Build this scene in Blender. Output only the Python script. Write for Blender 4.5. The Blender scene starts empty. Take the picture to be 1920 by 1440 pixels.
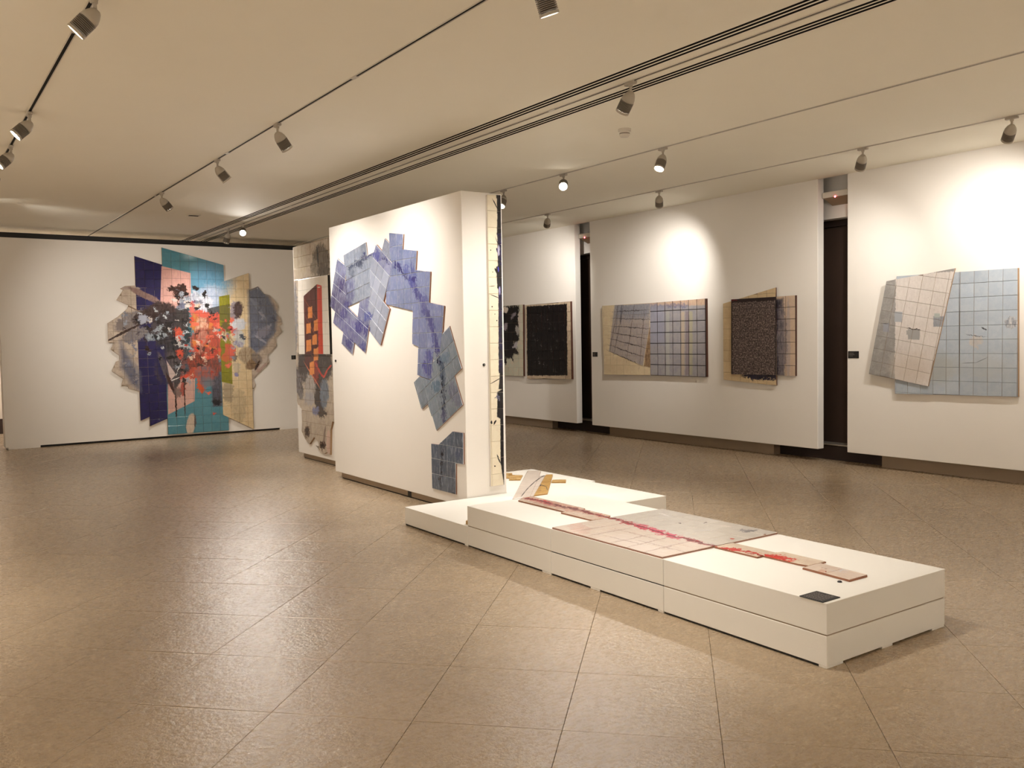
import bpy, bmesh, math, random
import numpy as np
from mathutils import Vector, Matrix
random.seed(7)
D = bpy.data
SC = bpy.context.scene
COL = SC.collection

# ------------------------------------------------------------------ camera
F_PX = 1665.1
PITCH, ROLL, YAW = math.radians(2.8547), math.radians(-1.0041), math.radians(34.6887)
EYE = Vector((0.0, 0.0, 1.6))
FW = Vector((math.sin(YAW) * math.cos(PITCH), math.cos(YAW) * math.cos(PITCH), -math.sin(PITCH)))
_rt = Vector((math.cos(YAW), -math.sin(YAW), 0.0)); _up = _rt.cross(FW)
RT = _rt * math.cos(ROLL) + _up * math.sin(ROLL)
UP = -_rt * math.sin(ROLL) + _up * math.cos(ROLL)
cam_data = D.cameras.new('camera')
cam_data.sensor_width = 36.0
cam_data.lens = F_PX / 1920.0 * 36.0
cam_data.clip_end = 100
cam = D.objects.new('camera', cam_data)
COL.objects.link(cam)
cam.matrix_world = Matrix(((RT.x, UP.x, -FW.x, EYE.x), (RT.y, UP.y, -FW.y, EYE.y), (RT.z, UP.z, -FW.z, EYE.z), (0, 0, 0, 1)))
SC.camera = cam

# ------------------------------------------------------------------ world, exposure, lamp strengths
world = D.worlds.new('world'); SC.world = world
world.use_nodes = True
world.node_tree.nodes['Background'].inputs[0].default_value = (0.02, 0.017, 0.014, 1)
world.node_tree.nodes['Background'].inputs[1].default_value = 1.0
SC.view_settings.view_transform = 'Standard'
SC.view_settings.look = 'None'
SC.view_settings.gamma = 1.0
SC.view_settings.use_curve_mapping = False
SC.view_settings.exposure = 0.86
LAMP_COLOUR = (1.0, 0.945, 0.875)
WALL_W, FLOOR_W = 150.0, 110.0
CEIL = 3.52

# ------------------------------------------------------------------ helpers
def on(ax, val, px, py):
    """world point where the sight line of photo point (px, py) meets the real plane axis=val"""
    d = FW + RT * ((px - 960) / F_PX) - UP * ((py - 720) / F_PX)
    t = (val - EYE[ax]) / d[ax]
    return EYE + d * t

def lin(c, k=1.0):
    return tuple(((v / 255.0 / 12.92) if v <= 10 else ((v / 255.0 + 0.055) / 1.055) ** 2.4) * k for v in c) + (1.0,)

def tag(o, label=None, cat=None, group=None, kind=None):
    if label: o['label'] = label
    if cat: o['category'] = cat
    if group: o['group'] = group
    if kind: o['kind'] = kind
    return o

def empty(name, loc, rot=(0, 0, 0)):
    o = D.objects.new(name, None); COL.objects.link(o)
    o.location = loc; o.rotation_euler = rot; o.empty_display_size = 0.1
    return o

class MB:
    """collects vertices and faces for ONE mesh"""
    def __init__(s): s.v = []; s.f = []; s.mi = []
    def add(s, vs, fs, mi=0):
        n = len(s.v); s.v += [tuple(v) for v in vs]
        s.f += [[i + n for i in f] for f in fs]; s.mi += [mi] * len(fs)
    def box(s, x0, x1, y0, y1, z0, z1, mi=0):
        s.add([(x0, y0, z0), (x1, y0, z0), (x1, y1, z0), (x0, y1, z0), (x0, y0, z1), (x1, y0, z1), (x1, y1, z1), (x0, y1, z1)],
              [(0, 3, 2, 1), (4, 5, 6, 7), (0, 1, 5, 4), (1, 2, 6, 5), (2, 3, 7, 6), (3, 0, 4, 7)], mi)
    def bbox(s, x0, x1, y0, y1, z0, z1, b=0.004, mi=0):
        """box with chamfered edges"""
        bm = bmesh.new()
        bmesh.ops.create_cube(bm, size=1)
        for v in bm.verts:
            v.co = Vector(((x0 + x1) / 2 + v.co.x * (x1 - x0), (y0 + y1) / 2 + v.co.y * (y1 - y0), (z0 + z1) / 2 + v.co.z * (z1 - z0)))
        bmesh.ops.bevel(bm, geom=list(bm.edges), offset=b, segments=1, affect='EDGES')
        bm.verts.index_update()
        s.add([v.co for v in bm.verts], [[v.index for v in f.verts] for f in bm.faces], mi)
        bm.free()
    def lathe(s, prof, n=20, mi=0, M=None):
        """profile [(r, z)] about z"""
        vs = []; fs = []
        for r, z in prof:
            for k in range(n):
                a = 2 * math.pi * k / n
                p = Vector((r * math.cos(a), r * math.sin(a), z))
                vs.append(M @ p if M else p)
        for i in range(len(prof) - 1):
            for k in range(n):
                k2 = (k + 1) % n
                fs.append((i * n + k, i * n + k2, (i + 1) * n + k2, (i + 1) * n + k))
        fs.append(tuple(range(n - 1, -1, -1))); fs.append(tuple((len(prof) - 1) * n + k for k in range(n)))
        s.add(vs, fs, mi)
    def build(s, name, mats, parent=None, smooth=False):
        me = D.meshes.new(name); me.from_pydata(s.v, [], s.f)
        if not isinstance(mats, (list, tuple)): mats = [mats]
        for m in mats: me.materials.append(m)
        for p, i in zip(me.polygons, s.mi): p.material_index = i; p.use_smooth = smooth
        me.update()
        o = D.objects.new(name, me); COL.objects.link(o)
        if parent: o.parent = parent
        return o

# ------------------------------------------------------------------ node building
class NT:
    def __init__(s, name):
        s.m = D.materials.new(name); s.m.use_nodes = True
        s.t = s.m.node_tree; s.b = s.t.nodes['Principled BSDF']
    def n(s, typ, ins=None, **kw):
        nd = s.t.nodes.new(typ)
        for k, v in kw.items(): setattr(nd, k, v)
        for k, v in (ins or {}).items(): s.put(nd.inputs[k], v)
        return nd
    def put(s, sock, v):
        if isinstance(v, bpy.types.NodeSocket): s.t.links.new(v, sock)
        else: sock.default_value = v
    def math(s, op, a, b=0.0, c=0.0, clamp=False):
        nd = s.n('ShaderNodeMath', operation=op, use_clamp=clamp)
        s.put(nd.inputs[0], a); s.put(nd.inputs[1], b); s.put(nd.inputs[2], c)
        return nd.outputs[0]
    def vec(s, op, a, b=(0, 0, 0), c=(0, 0, 0)):
        nd = s.n('ShaderNodeVectorMath', operation=op)
        s.put(nd.inputs[0], a); s.put(nd.inputs[1], b)
        if op == 'MULTIPLY_ADD': s.put(nd.inputs[2], c)
        return nd.outputs['Value'] if op in ('DOT_PRODUCT', 'LENGTH', 'DISTANCE') else nd.outputs[0]
    def noise(s, vec, scale, detail=4.0, rough=0.6, out='Fac'):
        nd = s.n('ShaderNodeTexNoise', {'Scale': scale, 'Detail': detail, 'Roughness': rough})
        s.t.links.new(vec, nd.inputs['Vector'])
        return nd.outputs[out]
    def ramp(s, v, a, b, lo=0.0, hi=1.0):
        nd = s.n('ShaderNodeMapRange', {'From Min': a, 'From Max': b, 'To Min': lo, 'To Max': hi}, clamp=True)
        s.put(nd.inputs['Value'], v)
        return nd.outputs[0]
    def mix(s, f, a, b, blend='MIX'):
        nd = s.n('ShaderNodeMix', data_type='RGBA', blend_type=blend)
        s.put(nd.inputs[0], f); s.put(nd.inputs[6], a); s.put(nd.inputs[7], b)
        return nd.outputs[2]
    def bump(s, h, strength=0.3, dist=0.01):
        nd = s.n('ShaderNodeBump', {'Strength': strength, 'Distance': dist})
        s.t.links.new(h, nd.inputs['Height']); s.t.links.new(nd.outputs[0], s.b.inputs['Normal'])
    def objco(s):
        return s.n('ShaderNodeTexCoord').outputs['Object']

def plain(name, col, rough=0.6, metal=0.0, bump=0.0, bscale=60.0, var=0.0, coat=0.0):
    """colour with fine relief and slight tone variation"""
    t = NT(name); c = lin(col); P = t.objco()
    if var:
        nz = t.noise(P, 3.0, 5.0)
        dk = tuple(v * (1 - var) for v in c[:3]) + (1,)
        t.put(t.b.inputs['Base Color'], t.mix(nz, dk, c))
    else: t.b.inputs['Base Color'].default_value = c
    t.b.inputs['Roughness'].default_value = rough; t.b.inputs['Metallic'].default_value = metal
    if coat: t.b.inputs['Coat Weight'].default_value = coat
    if bump: t.bump(t.noise(P, bscale, 3.0), bump, 0.004)
    return t.m

def emit(name, col, strength):
    m = D.materials.new(name); m.use_nodes = True; t = m.node_tree
    for n in list(t.nodes): t.nodes.remove(n)
    e = t.nodes.new('ShaderNodeEmission'); o = t.nodes.new('ShaderNodeOutputMaterial')
    e.inputs[0].default_value = tuple(col) + (1,); e.inputs[1].default_value = strength
    t.links.new(e.outputs[0], o.inputs[0])
    return m

M_WALL = plain('white_wall_paint', (238, 233, 226), 0.75, bump=0.08, bscale=140, var=0.03)
M_CEIL = plain('ceiling_paint', (240, 235, 220), 0.85, bump=0.08, bscale=90, var=0.03)
M_PLINTH = plain('taupe_plinth', (160, 140, 118), 0.6, var=0.12)
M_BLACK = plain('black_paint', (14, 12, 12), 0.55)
M_VOID = plain('slot_black', (10, 8, 7), 0.9)
M_SHUTTER = plain('brown_shutter', (72, 54, 44), 0.65, var=0.2)
M_WHITEMET = plain('white_powder_coat', (205, 198, 186), 0.5)
M_LAMPBODY = plain('grey_lamp_housing', (172, 163, 148), 0.5)
M_GREYMET = plain('grey_cast_metal', (172, 163, 150), 0.5)
M_FIN = plain('grey_fins', (120, 110, 98), 0.5)
M_ALU = plain('aluminium', (190, 184, 174), 0.4, metal=0.6)
M_TERRA = plain('terracotta_edge', (158, 104, 78), 0.8, var=0.3)
M_WOOD = plain('raw_board_edge', (176, 142, 106), 0.8, var=0.3)
M_DARKEDGE = plain('dark_board_edge', (84, 44, 28), 0.7, var=0.3)
M_LENS = emit('lit_lens', (1.0, 0.93, 0.82), 22.0)

def floor_mat():
    t = NT('floor_stone')
    g = t.n('ShaderNodeNewGeometry').outputs['Position']
    # one tone for each slab, found from its cell in the diagonal grid
    r = t.n('ShaderNodeMapping', {'Rotation': (0, 0, math.radians(-45)), 'Location': (0.0, 0.0, 0.0)})
    t.t.links.new(g, r.inputs[0])
    sh = t.vec('ADD', r.outputs[0], (FLO[0], FLO[1], 0))
    sc = t.vec('SCALE', sh); t.t.nodes[-1].inputs['Scale'].default_value = 1 / SLAB
    fl = t.vec('FLOOR', sc)
    wn = t.n('ShaderNodeTexWhiteNoise', noise_dimensions='2D'); t.t.links.new(fl, wn.inputs['Vector'])
    tone = wn.outputs['Value']
    big = t.noise(g, 0.9, 4.0); mid = t.noise(g, 6.0, 6.0, 0.65)
    sm_ = t.n('ShaderNodeMapping', {'Rotation': (0, 0, math.radians(-50)), 'Scale': (1.0, 2.6, 1)}); t.t.links.new(g, sm_.inputs[0])
    spk = t.noise(sm_.outputs[0], 20.0, 6.0, .72)
    st = t.n('ShaderNodeMapping', {'Rotation': (0, 0, math.radians(-42)), 'Scale': (2.0, 7, 1)}); t.t.links.new(g, st.inputs[0])
    vein = t.noise(st.outputs[0], 2.5, 6.0, 0.7)
    c = t.mix(t.ramp(big, .35, .65), lin((161, 141, 115)), lin((172, 151, 124)))
    c = t.mix(t.math('MULTIPLY', tone, 0.45), c, lin((158, 138, 115)))
    c = t.mix(t.ramp(mid, .35, .85, 0, .22), c, lin((200, 181, 156)))
    c = t.mix(t.ramp(vein, .52, .85, 0, .26), c, lin((146, 125, 102)))
    c = t.mix(t.ramp(spk, .50, .72, 0, .42), c, lin((122, 102, 82)))
    t.put(t.b.inputs['Base Color'], c)
    t.put(t.b.inputs['Roughness'], t.ramp(spk, .3, .7, .22, .34))
    t.b.inputs['Specular IOR Level'].default_value = 0.40
    h1 = t.noise(g, 34.0, 5.0, 0.66); h2 = t.noise(g, 5.0, 3.0)
    h = t.math('MULTIPLY_ADD', h2, 1.2, h1)
    t.bump(h, 0.55, 0.006)
    return t.m

# ------------------------------------------------------------------ setting: floor slabs laid on the diagonal
SLAB = 0.9 / math.sqrt(2)
# rotated coordinates a = (x+y)/sqrt2 , b = (y-x)/sqrt2 ; joints at x+y = 5.0+.9k, x-y = -1.55+.9k
A0 = 5.0 / math.sqrt(2); B0 = 1.55 / math.sqrt(2)
# mapping by -45 deg gives (a, b); the offset brings the joints onto whole numbers
FLO = (-A0 % SLAB, -B0 % SLAB)
M_FLOOR = floor_mat()
M_JOINT = plain('floor_joint', (100, 84, 68), 0.9)
fl = empty('floor', (0, 0, 0)); tag(fl, kind='structure')
mb = MB(); mb.box(-4.0, 10.4, -5.0, 19.2, -0.10, -0.006); mb.build('joint_bed', M_JOINT, fl)

def slab_mesh(name):
    s = SLAB / 2 - 0.0009; b = 0.0012; mb = MB()
    vs = []
    for z, k in ((-0.006, s), (-0.0012, s), (0.0, s - b)):
        vs += [(-k, -k, z), (k, -k, z), (k, k, z), (-k, k, z)]
    fs = [(8, 9, 10, 11)]
    for l in (0, 1):
        for i in range(4):
            j = (i + 1) % 4
            fs.append((l * 4 + i, l * 4 + j, l * 4 + 4 + j, l * 4 + 4 + i))
    return vs, fs
SV, SF = slab_mesh('slab')
sm = D.meshes.new('floor_slab'); sm.from_pydata(SV, [], SF); sm.materials.append(M_FLOOR); sm.update()
cells = []
for i in range(-20, 45):
    for j in range(-30, 40):
        a = A0 + (i + .5) * SLAB; b = B0 + (j + .5) * SLAB
        x = (a - b) / math.sqrt(2); y = (a + b) / math.sqrt(2)
        if -4.3 < x < 10.5 and -5.3 < y < 19.5:
            v = Vector((x, y, 0)) - EYE; dz = v.dot(FW)
            vis = False
            if dz > 0.5:
                px = 960 + F_PX * v.dot(RT) / dz; py = 720 - F_PX * v.dot(UP) / dz
                m = F_PX * SLAB / dz
                vis = -m < px < 1920 + m and 700 < py < 1440 + m
            cells.append((0 if vis else 1, v.length, x, y))
cells.sort()
rest = MB()
for k, (nv, dist, x, y) in enumerate(cells):
    dz = random.uniform(-0.0006, 0.0)
    if k < 300:
        o = D.objects.new('floor_slab', sm); COL.objects.link(o); o.parent = fl
        o.location = (x, y, dz); o.rotation_euler = (random.uniform(-.0005, .0005), random.uniform(-.0005, .0005), math.radians(45))
    else:
        c = math.cos(math.pi / 4)
        rest.add([(x + (p[0] - p[1]) * c, y + (p[0] + p[1]) * c, p[2] + dz) for p in SV], SF)
tag(rest.build('floor_slabs', M_FLOOR, fl), kind='stuff')

# ------------------------------------------------------------------ setting: ceiling with recessed slots
TRX = [0.975, 2.815, 4.61, 6.47, 8.29]
VENTS = [4.395, 4.44, 4.487, 4.735, 4.78, 4.825]
gaps = sorted([(x - .016, x + .016) for x in TRX] + [(x - .0155, x + .0155) for x in VENTS])
mb = MB(); x = -4.0
for g0, g1 in gaps:
    mb.box(x, g0, -5.0, 19.2, CEIL, CEIL + .07); x = g1
mb.box(x, 9.50, -5.0, 19.2, CEIL, CEIL + .07)
mb.box(9.40, 10.4, -5.0, 19.2, 3.95, 4.0)
ce = mb.build('ceiling', M_CEIL); tag(ce, kind='structure')
mb = MB(); mb.box(-4.0, 9.50, -5.0, 19.2, CEIL + .075, CEIL + .10); o = mb.build('slot_backing', M_VOID, ce)
# slot diffusers flanking the middle track
for grp, side in (((4.395, 4.44, 4.487), 'left'), ((4.735, 4.78, 4.825), 'right')):
    r = empty('slot_diffuser', (sum(grp) / 3, 0, CEIL))
    tag(r, 'long ceiling air diffuser of three black slots, %s of the middle lighting track' % ('on the side of the big collage,' if side == 'left' else 'on the side of the grey paintings,'), 'air diffuser', 'linear slot diffusers')
    r['label'] = 'triple black slot air diffuser in ceiling, ' + ('upper of the pair beside middle track' if side == 'left' else 'lower of the pair beside middle track')
    for q in grp:
        m2 = MB(); dx = q - sum(grp) / 3
        m2.box(dx - .0150, dx - .0130, -5, 19.1, .001, .07); m2.box(dx + .0130, dx + .0150, -5, 19.1, .001, .07)
        m2.build('slot_liner', M_VOID, r)

# ------------------------------------------------------------------ setting: walls
def struct(name, boxes, mat, parent=None):
    mb = MB()
    for b in boxes: mb.box(*b)
    o = mb.build(name, mat, parent)
    if not parent: tag(o, kind='structure')
    return o
struct('wall_left', [(-4.15, -4.0, -5.0, 19.2, 0, 3.7)], M_WALL)
struct('wall_front', [(-4.15, 10.4, -5.15, -5.0, 0, 4.0)], M_WALL)
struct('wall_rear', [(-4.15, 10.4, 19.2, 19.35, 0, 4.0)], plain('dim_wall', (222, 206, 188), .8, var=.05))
struct('baseboard_rear', [(-4.0, 1.9, 19.12, 19.2, 0, .28)], plain('dark_baseboard', (52, 34, 26), .6))

# right wall: masonry wall with two tall openings, lining panels hung in front of it
OP = [(6.17, 7.76), (11.10, 12.66)]
WX = 9.76
segs = []; y = -5.0
for a, b in OP:
    segs.append((WX, WX + .26, y, a, 0, 3.95)); segs.append((WX, WX + .26, a, b, 3.05, 3.95)); segs.append((WX + .0, WX + .26, a, b, 0, .19)); y = b
segs.append((WX, WX + .26, y, 19.2, 0, 3.95))
wr = struct('wall_right', segs, M_WALL)
M_SHADE_COND = plain('shade_conductor_brown', (40, 24, 18), .7)  # brown for the painted sill shade and the track conductors
for n, (a, b) in enumerate(OP):
    mb = MB(); mb.box(WX - .004, WX - .001, a, b, 0, .185); mb.build('sill_shade_sheet', M_SHADE_COND, wr)  # thin dark sheet: shade on the wall below the sill, painted in
    w = MB(); w.box(WX + .20, WX + .235, a, b, .19, 3.05)
    w0 = w.build('window_%d' % (n + 1), M_SHUTTER); tag(w0, kind='structure')
    f = MB(); f.box(WX + .15, WX + .2, b - .05, b, .19, 3.05); f.box(WX + .15, WX + .2, a, a + .05, .19, 3.05)
    f.box(WX + .15, WX + .2, a + .05, b - .05, 2.97, 3.05); f.box(WX + .15, WX + .2, a + .32, a + .40, .19, 2.97)
    f.build('window_frame', plain('dark_window_frame', (44, 31, 25), .5), w0)
    f = MB(); f.box(WX - .004, WX + .2, a, b, .175, .20); f.build('window_sill', M_ALU, w0)
PX = 9.48
for y0, y1 in ((-3.0, 6.54), (6.96, 11.37), (11.77, 18.4)):
    mb = MB(); mb.bbox(PX, PX + .12, y0, y1, .158, 3.62, .004); mb.build('lining_panel', M_WALL, wr)
for y0, y1 in ((-3.0, 6.17), (7.76, 11.10), (12.66, 18.4)):
    mb = MB(); mb.box(9.63, WX, y0, y1, 0, .30); mb.build('plinth', M_PLINTH, wr)
    mb = MB(); mb.box(9.60, WX, max(y0, -3), y1, .30, 3.5); mb.build('batten_wall', M_WALL, wr)

# movable wall at the back that carries the large collage
BY = 16.05
wb = struct('wall_back', [(1.36, 9.2, BY, BY + .30, .035, 3.345)], M_WALL)
mb = MB(); mb.box(1.40, 2.0 - .15, BY + .004, BY + .26, 0, .035); mb.box(5.83, 9.2, BY + .004, BY + .26, 0, .035); mb.build('foot', M_WALL, wb)
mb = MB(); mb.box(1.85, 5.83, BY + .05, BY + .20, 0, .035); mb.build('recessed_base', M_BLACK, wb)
mb = MB(); mb.bbox(-3.98, 9.2, BY - .01, BY + .14, 3.347, 3.425, .004); mb.build('top_strip', M_BLACK, wb)  # black bar along the top of the movable wall

# ------------------------------------------------------------------ free-standing partitions
def partition(x0, x1, y0, y1, zt, label, gap):
    r = empty('partition_wall', ((x0 + x1) / 2, (y0 + y1) / 2, 0)); tag(r, label, 'partition')
    cx, cy = r.location.x, r.location.y
    mb = MB(); mb.bbox(x0 - cx, x1 - cx, y0 - cy, y1 - cy, .075, zt, .004); mb.build('core', M_WALL, r)
    mb = MB(); mb.box(x0 + .035 - cx, x1 - .035 - cx, y0 + .02 - cy, y1 - .10 - cy, .012, .075)
    mb.build('recessed_plinth', M_PLINTH, r)
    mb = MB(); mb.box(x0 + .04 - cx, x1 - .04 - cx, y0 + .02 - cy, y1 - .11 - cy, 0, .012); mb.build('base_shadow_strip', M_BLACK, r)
    if gap:
        mb = MB(); mb.box(x0 + .030 - cx, x0 + .034 - cx, gap - cy, gap + .07 - cy, .002, .075); mb.build('plinth_joint', M_BLACK, r)
    return r
P1 = partition(4.24, 4.68, 6.88, 9.85, 2.95, 'white free-standing partition carrying the winding blue tile work', 8.02)
P2 = partition(4.60, 5.04, 9.95, 11.95, 2.935, 'white partition behind the first, carrying the grey work with the red tower', None)

# ------------------------------------------------------------------ art tools
class Frame:
    """a plane that carries art: local x right, local z up along it, local y into it"""
    def __init__(s, kind, val, base):
        s.kind, s.val = kind, val
        if kind == 'R': s.ax = 0; s.rot = (0, 0, -math.pi / 2)
        if kind == 'B': s.ax = 1; s.rot = (0, 0, 0)
        if kind == 'P': s.ax = 2; s.rot = (-math.pi / 2, 0, 0)
        s.base = Vector(base); s.base[s.ax] = val
    def root(s, name, label, cat, group=None):
        s.r = empty(name, s.base, s.rot); tag(s.r, label, cat, group); return s.r
    def loc(s, px, py, off=0.0):
        sgn = 1 if s.kind == 'P' else -1
        p = on(s.ax, s.val + sgn * off, px, py) - s.base
        if s.kind == 'R': return (-p.y, p.z)
        if s.kind == 'B': return (p.x, p.z)
        return (p.x, p.y)
    def poly(s, pts, off=0.0): return [s.loc(*p, off) for p in pts]

def area(p):
    return sum(p[i][0] * p[(i + 1) % len(p)][1] - p[(i + 1) % len(p)][0] * p[i][1] for i in range(len(p))) / 2
def ccw(p): return p if area(p) > 0 else p[::-1]
def clip(subj, cell):
    out = subj
    for i in range(len(cell)):
        a, b = cell[i], cell[(i + 1) % len(cell)]
        f = lambda p: (b[0] - a[0]) * (p[1] - a[1]) - (b[1] - a[1]) * (p[0] - a[0])
        inp, out = out, []
        for j in range(len(inp)):
            p, q = inp[j], inp[(j + 1) % len(inp)]
            fp, fq = f(p), f(q)
            if fp >= 0: out.append(p)
            if (fp > 0 and fq < 0) or (fp < 0 and fq > 0):
                t = fp / (fp - fq); out.append((p[0] + (q[0] - p[0]) * t, p[1] + (q[1] - p[1]) * t))
        if len(out) < 3: return []
    res = []
    for p in out:
        if not res or math.hypot(p[0] - res[-1][0], p[1] - res[-1][1]) > 1e-4: res.append(p)
    while len(res) > 2 and math.hypot(res[0][0] - res[-1][0], res[0][1] - res[-1][1]) < 1e-4: res.pop()
    return res if len(res) > 2 else []

def inset(p, d):
    """move each corner in along its bisector (polygon counter-clockwise)"""
    n = len(p); out = []
    for i in range(n):
        a, b, c = p[i - 1], p[i], p[(i + 1) % n]
        e1 = (b[0] - a[0], b[1] - a[1]); e2 = (c[0] - b[0], c[1] - b[1])
        l1 = math.hypot(*e1) or 1; l2 = math.hypot(*e2) or 1
        n1 = (-e1[1] / l1, e1[0] / l1); n2 = (-e2[1] / l2, e2[0] / l2)
        m = (n1[0] + n2[0], n1[1] + n2[1]); k = max(.25, (m[0] ** 2 + m[1] ** 2) / 2)
        out.append((b[0] + m[0] * d / k, b[1] + m[1] * d / k))
    return out

def slab_poly(mb, poly, yf, yb, bev, mi_side=1, tilt=(0, 0)):
    """plate with outline poly between front yf and back yb, front edge chamfered"""
    poly = ccw(poly); n = len(poly); inn = inset(poly, bev)
    cx = sum(p[0] for p in poly) / n; cz = sum(p[1] for p in poly) / n
    ty = lambda p: (p[0] - cx) * tilt[0] + (p[1] - cz) * tilt[1]
    vs = [(p[0], yb, p[1]) for p in poly] + [(p[0], yf + bev * .8 + ty(p), p[1]) for p in poly] + [(p[0], yf + ty(p), p[1]) for p in inn]
    mb.add(vs, [tuple(2 * n + i for i in range(n))], 0)
    f1, f2 = [], []
    for i in range(n):
        j = (i + 1) % n
        f1.append((i, j, n + j, n + i)); f2.append((n + i, n + j, 2 * n + j, 2 * n + i))
    m0 = len(mb.v) - 3 * n
    mb.f += [[q + m0 for q in f] for f in f1]; mb.mi += [mi_side] * n
    mb.f += [[q + m0 for q in f] for f in f2]; mb.mi += [0] * n

def tiles(root, poly, org, ang, mat, yf, yb, size=0.15, gap=0.0026, edge=None, name='tile', tilt=.006, budget=None, parent=None):
    ca, sa = math.cos(ang), math.sin(ang)
    loc = lambda p: ((p[0] - org[0]) * ca + (p[1] - org[1]) * sa, -(p[0] - org[0]) * sa + (p[1] - org[1]) * ca)
    wor = lambda u, v: (org[0] + u * ca - v * sa, org[1] + u * sa + v * ca)
    q = [loc(p) for p in ccw(poly)]
    us = [p[0] for p in q]; vs = [p[1] for p in q]
    made = []
    for i in range(math.floor(min(us) / size), math.ceil(max(us) / size)):
        for j in range(math.floor(min(vs) / size), math.ceil(max(vs) / size)):
            g = gap / 2
            cell = [(i * size + g, j * size + g), ((i + 1) * size - g, j * size + g), ((i + 1) * size - g, (j + 1) * size - g), (i * size + g, (j + 1) * size - g)]
            c = clip(q, cell)
            if c and abs(area(c)) > size * size * .04: made.append([wor(*p) for p in c])
    n = 0
    for c in made:
        mb = MB(); k = random.uniform(-.0006, .0006)
        slab_poly(mb, c, yf + k, yb, .0022, 1, (random.gauss(0, tilt), random.gauss(0, tilt)))
        m_ = mat.get(c) if isinstance(mat, Paint) else mat
        e_ = edge.get(c) if isinstance(edge, Paint) else edge
        mb.build(name, [m_, e_ or m_], parent or root); n += 1
    return n

def board(root, poly, yf, yb, mat, side, name='backing_board'):
    mb = MB(); slab_poly(mb, poly, yf, yb, .0015, 1); return mb.build(name, [mat, side], root)

def E(x, y, rx, ry, ang_, *c, **k): return ('E', (x, y, rx, ry, ang_), c, k)
def S(x1, y1, x2, y2, w, *c, **k):
    return ('E', ((x1 + x2) / 2, (y1 + y2) / 2, math.hypot(x2 - x1, y2 - y1) / 2 * 1.08, w / 2 * 1.15, math.degrees(math.atan2(y2 - y1, x2 - x1))), c, k)
def G(pts, *c, **k): return ('G', pts, c, k)

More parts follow.
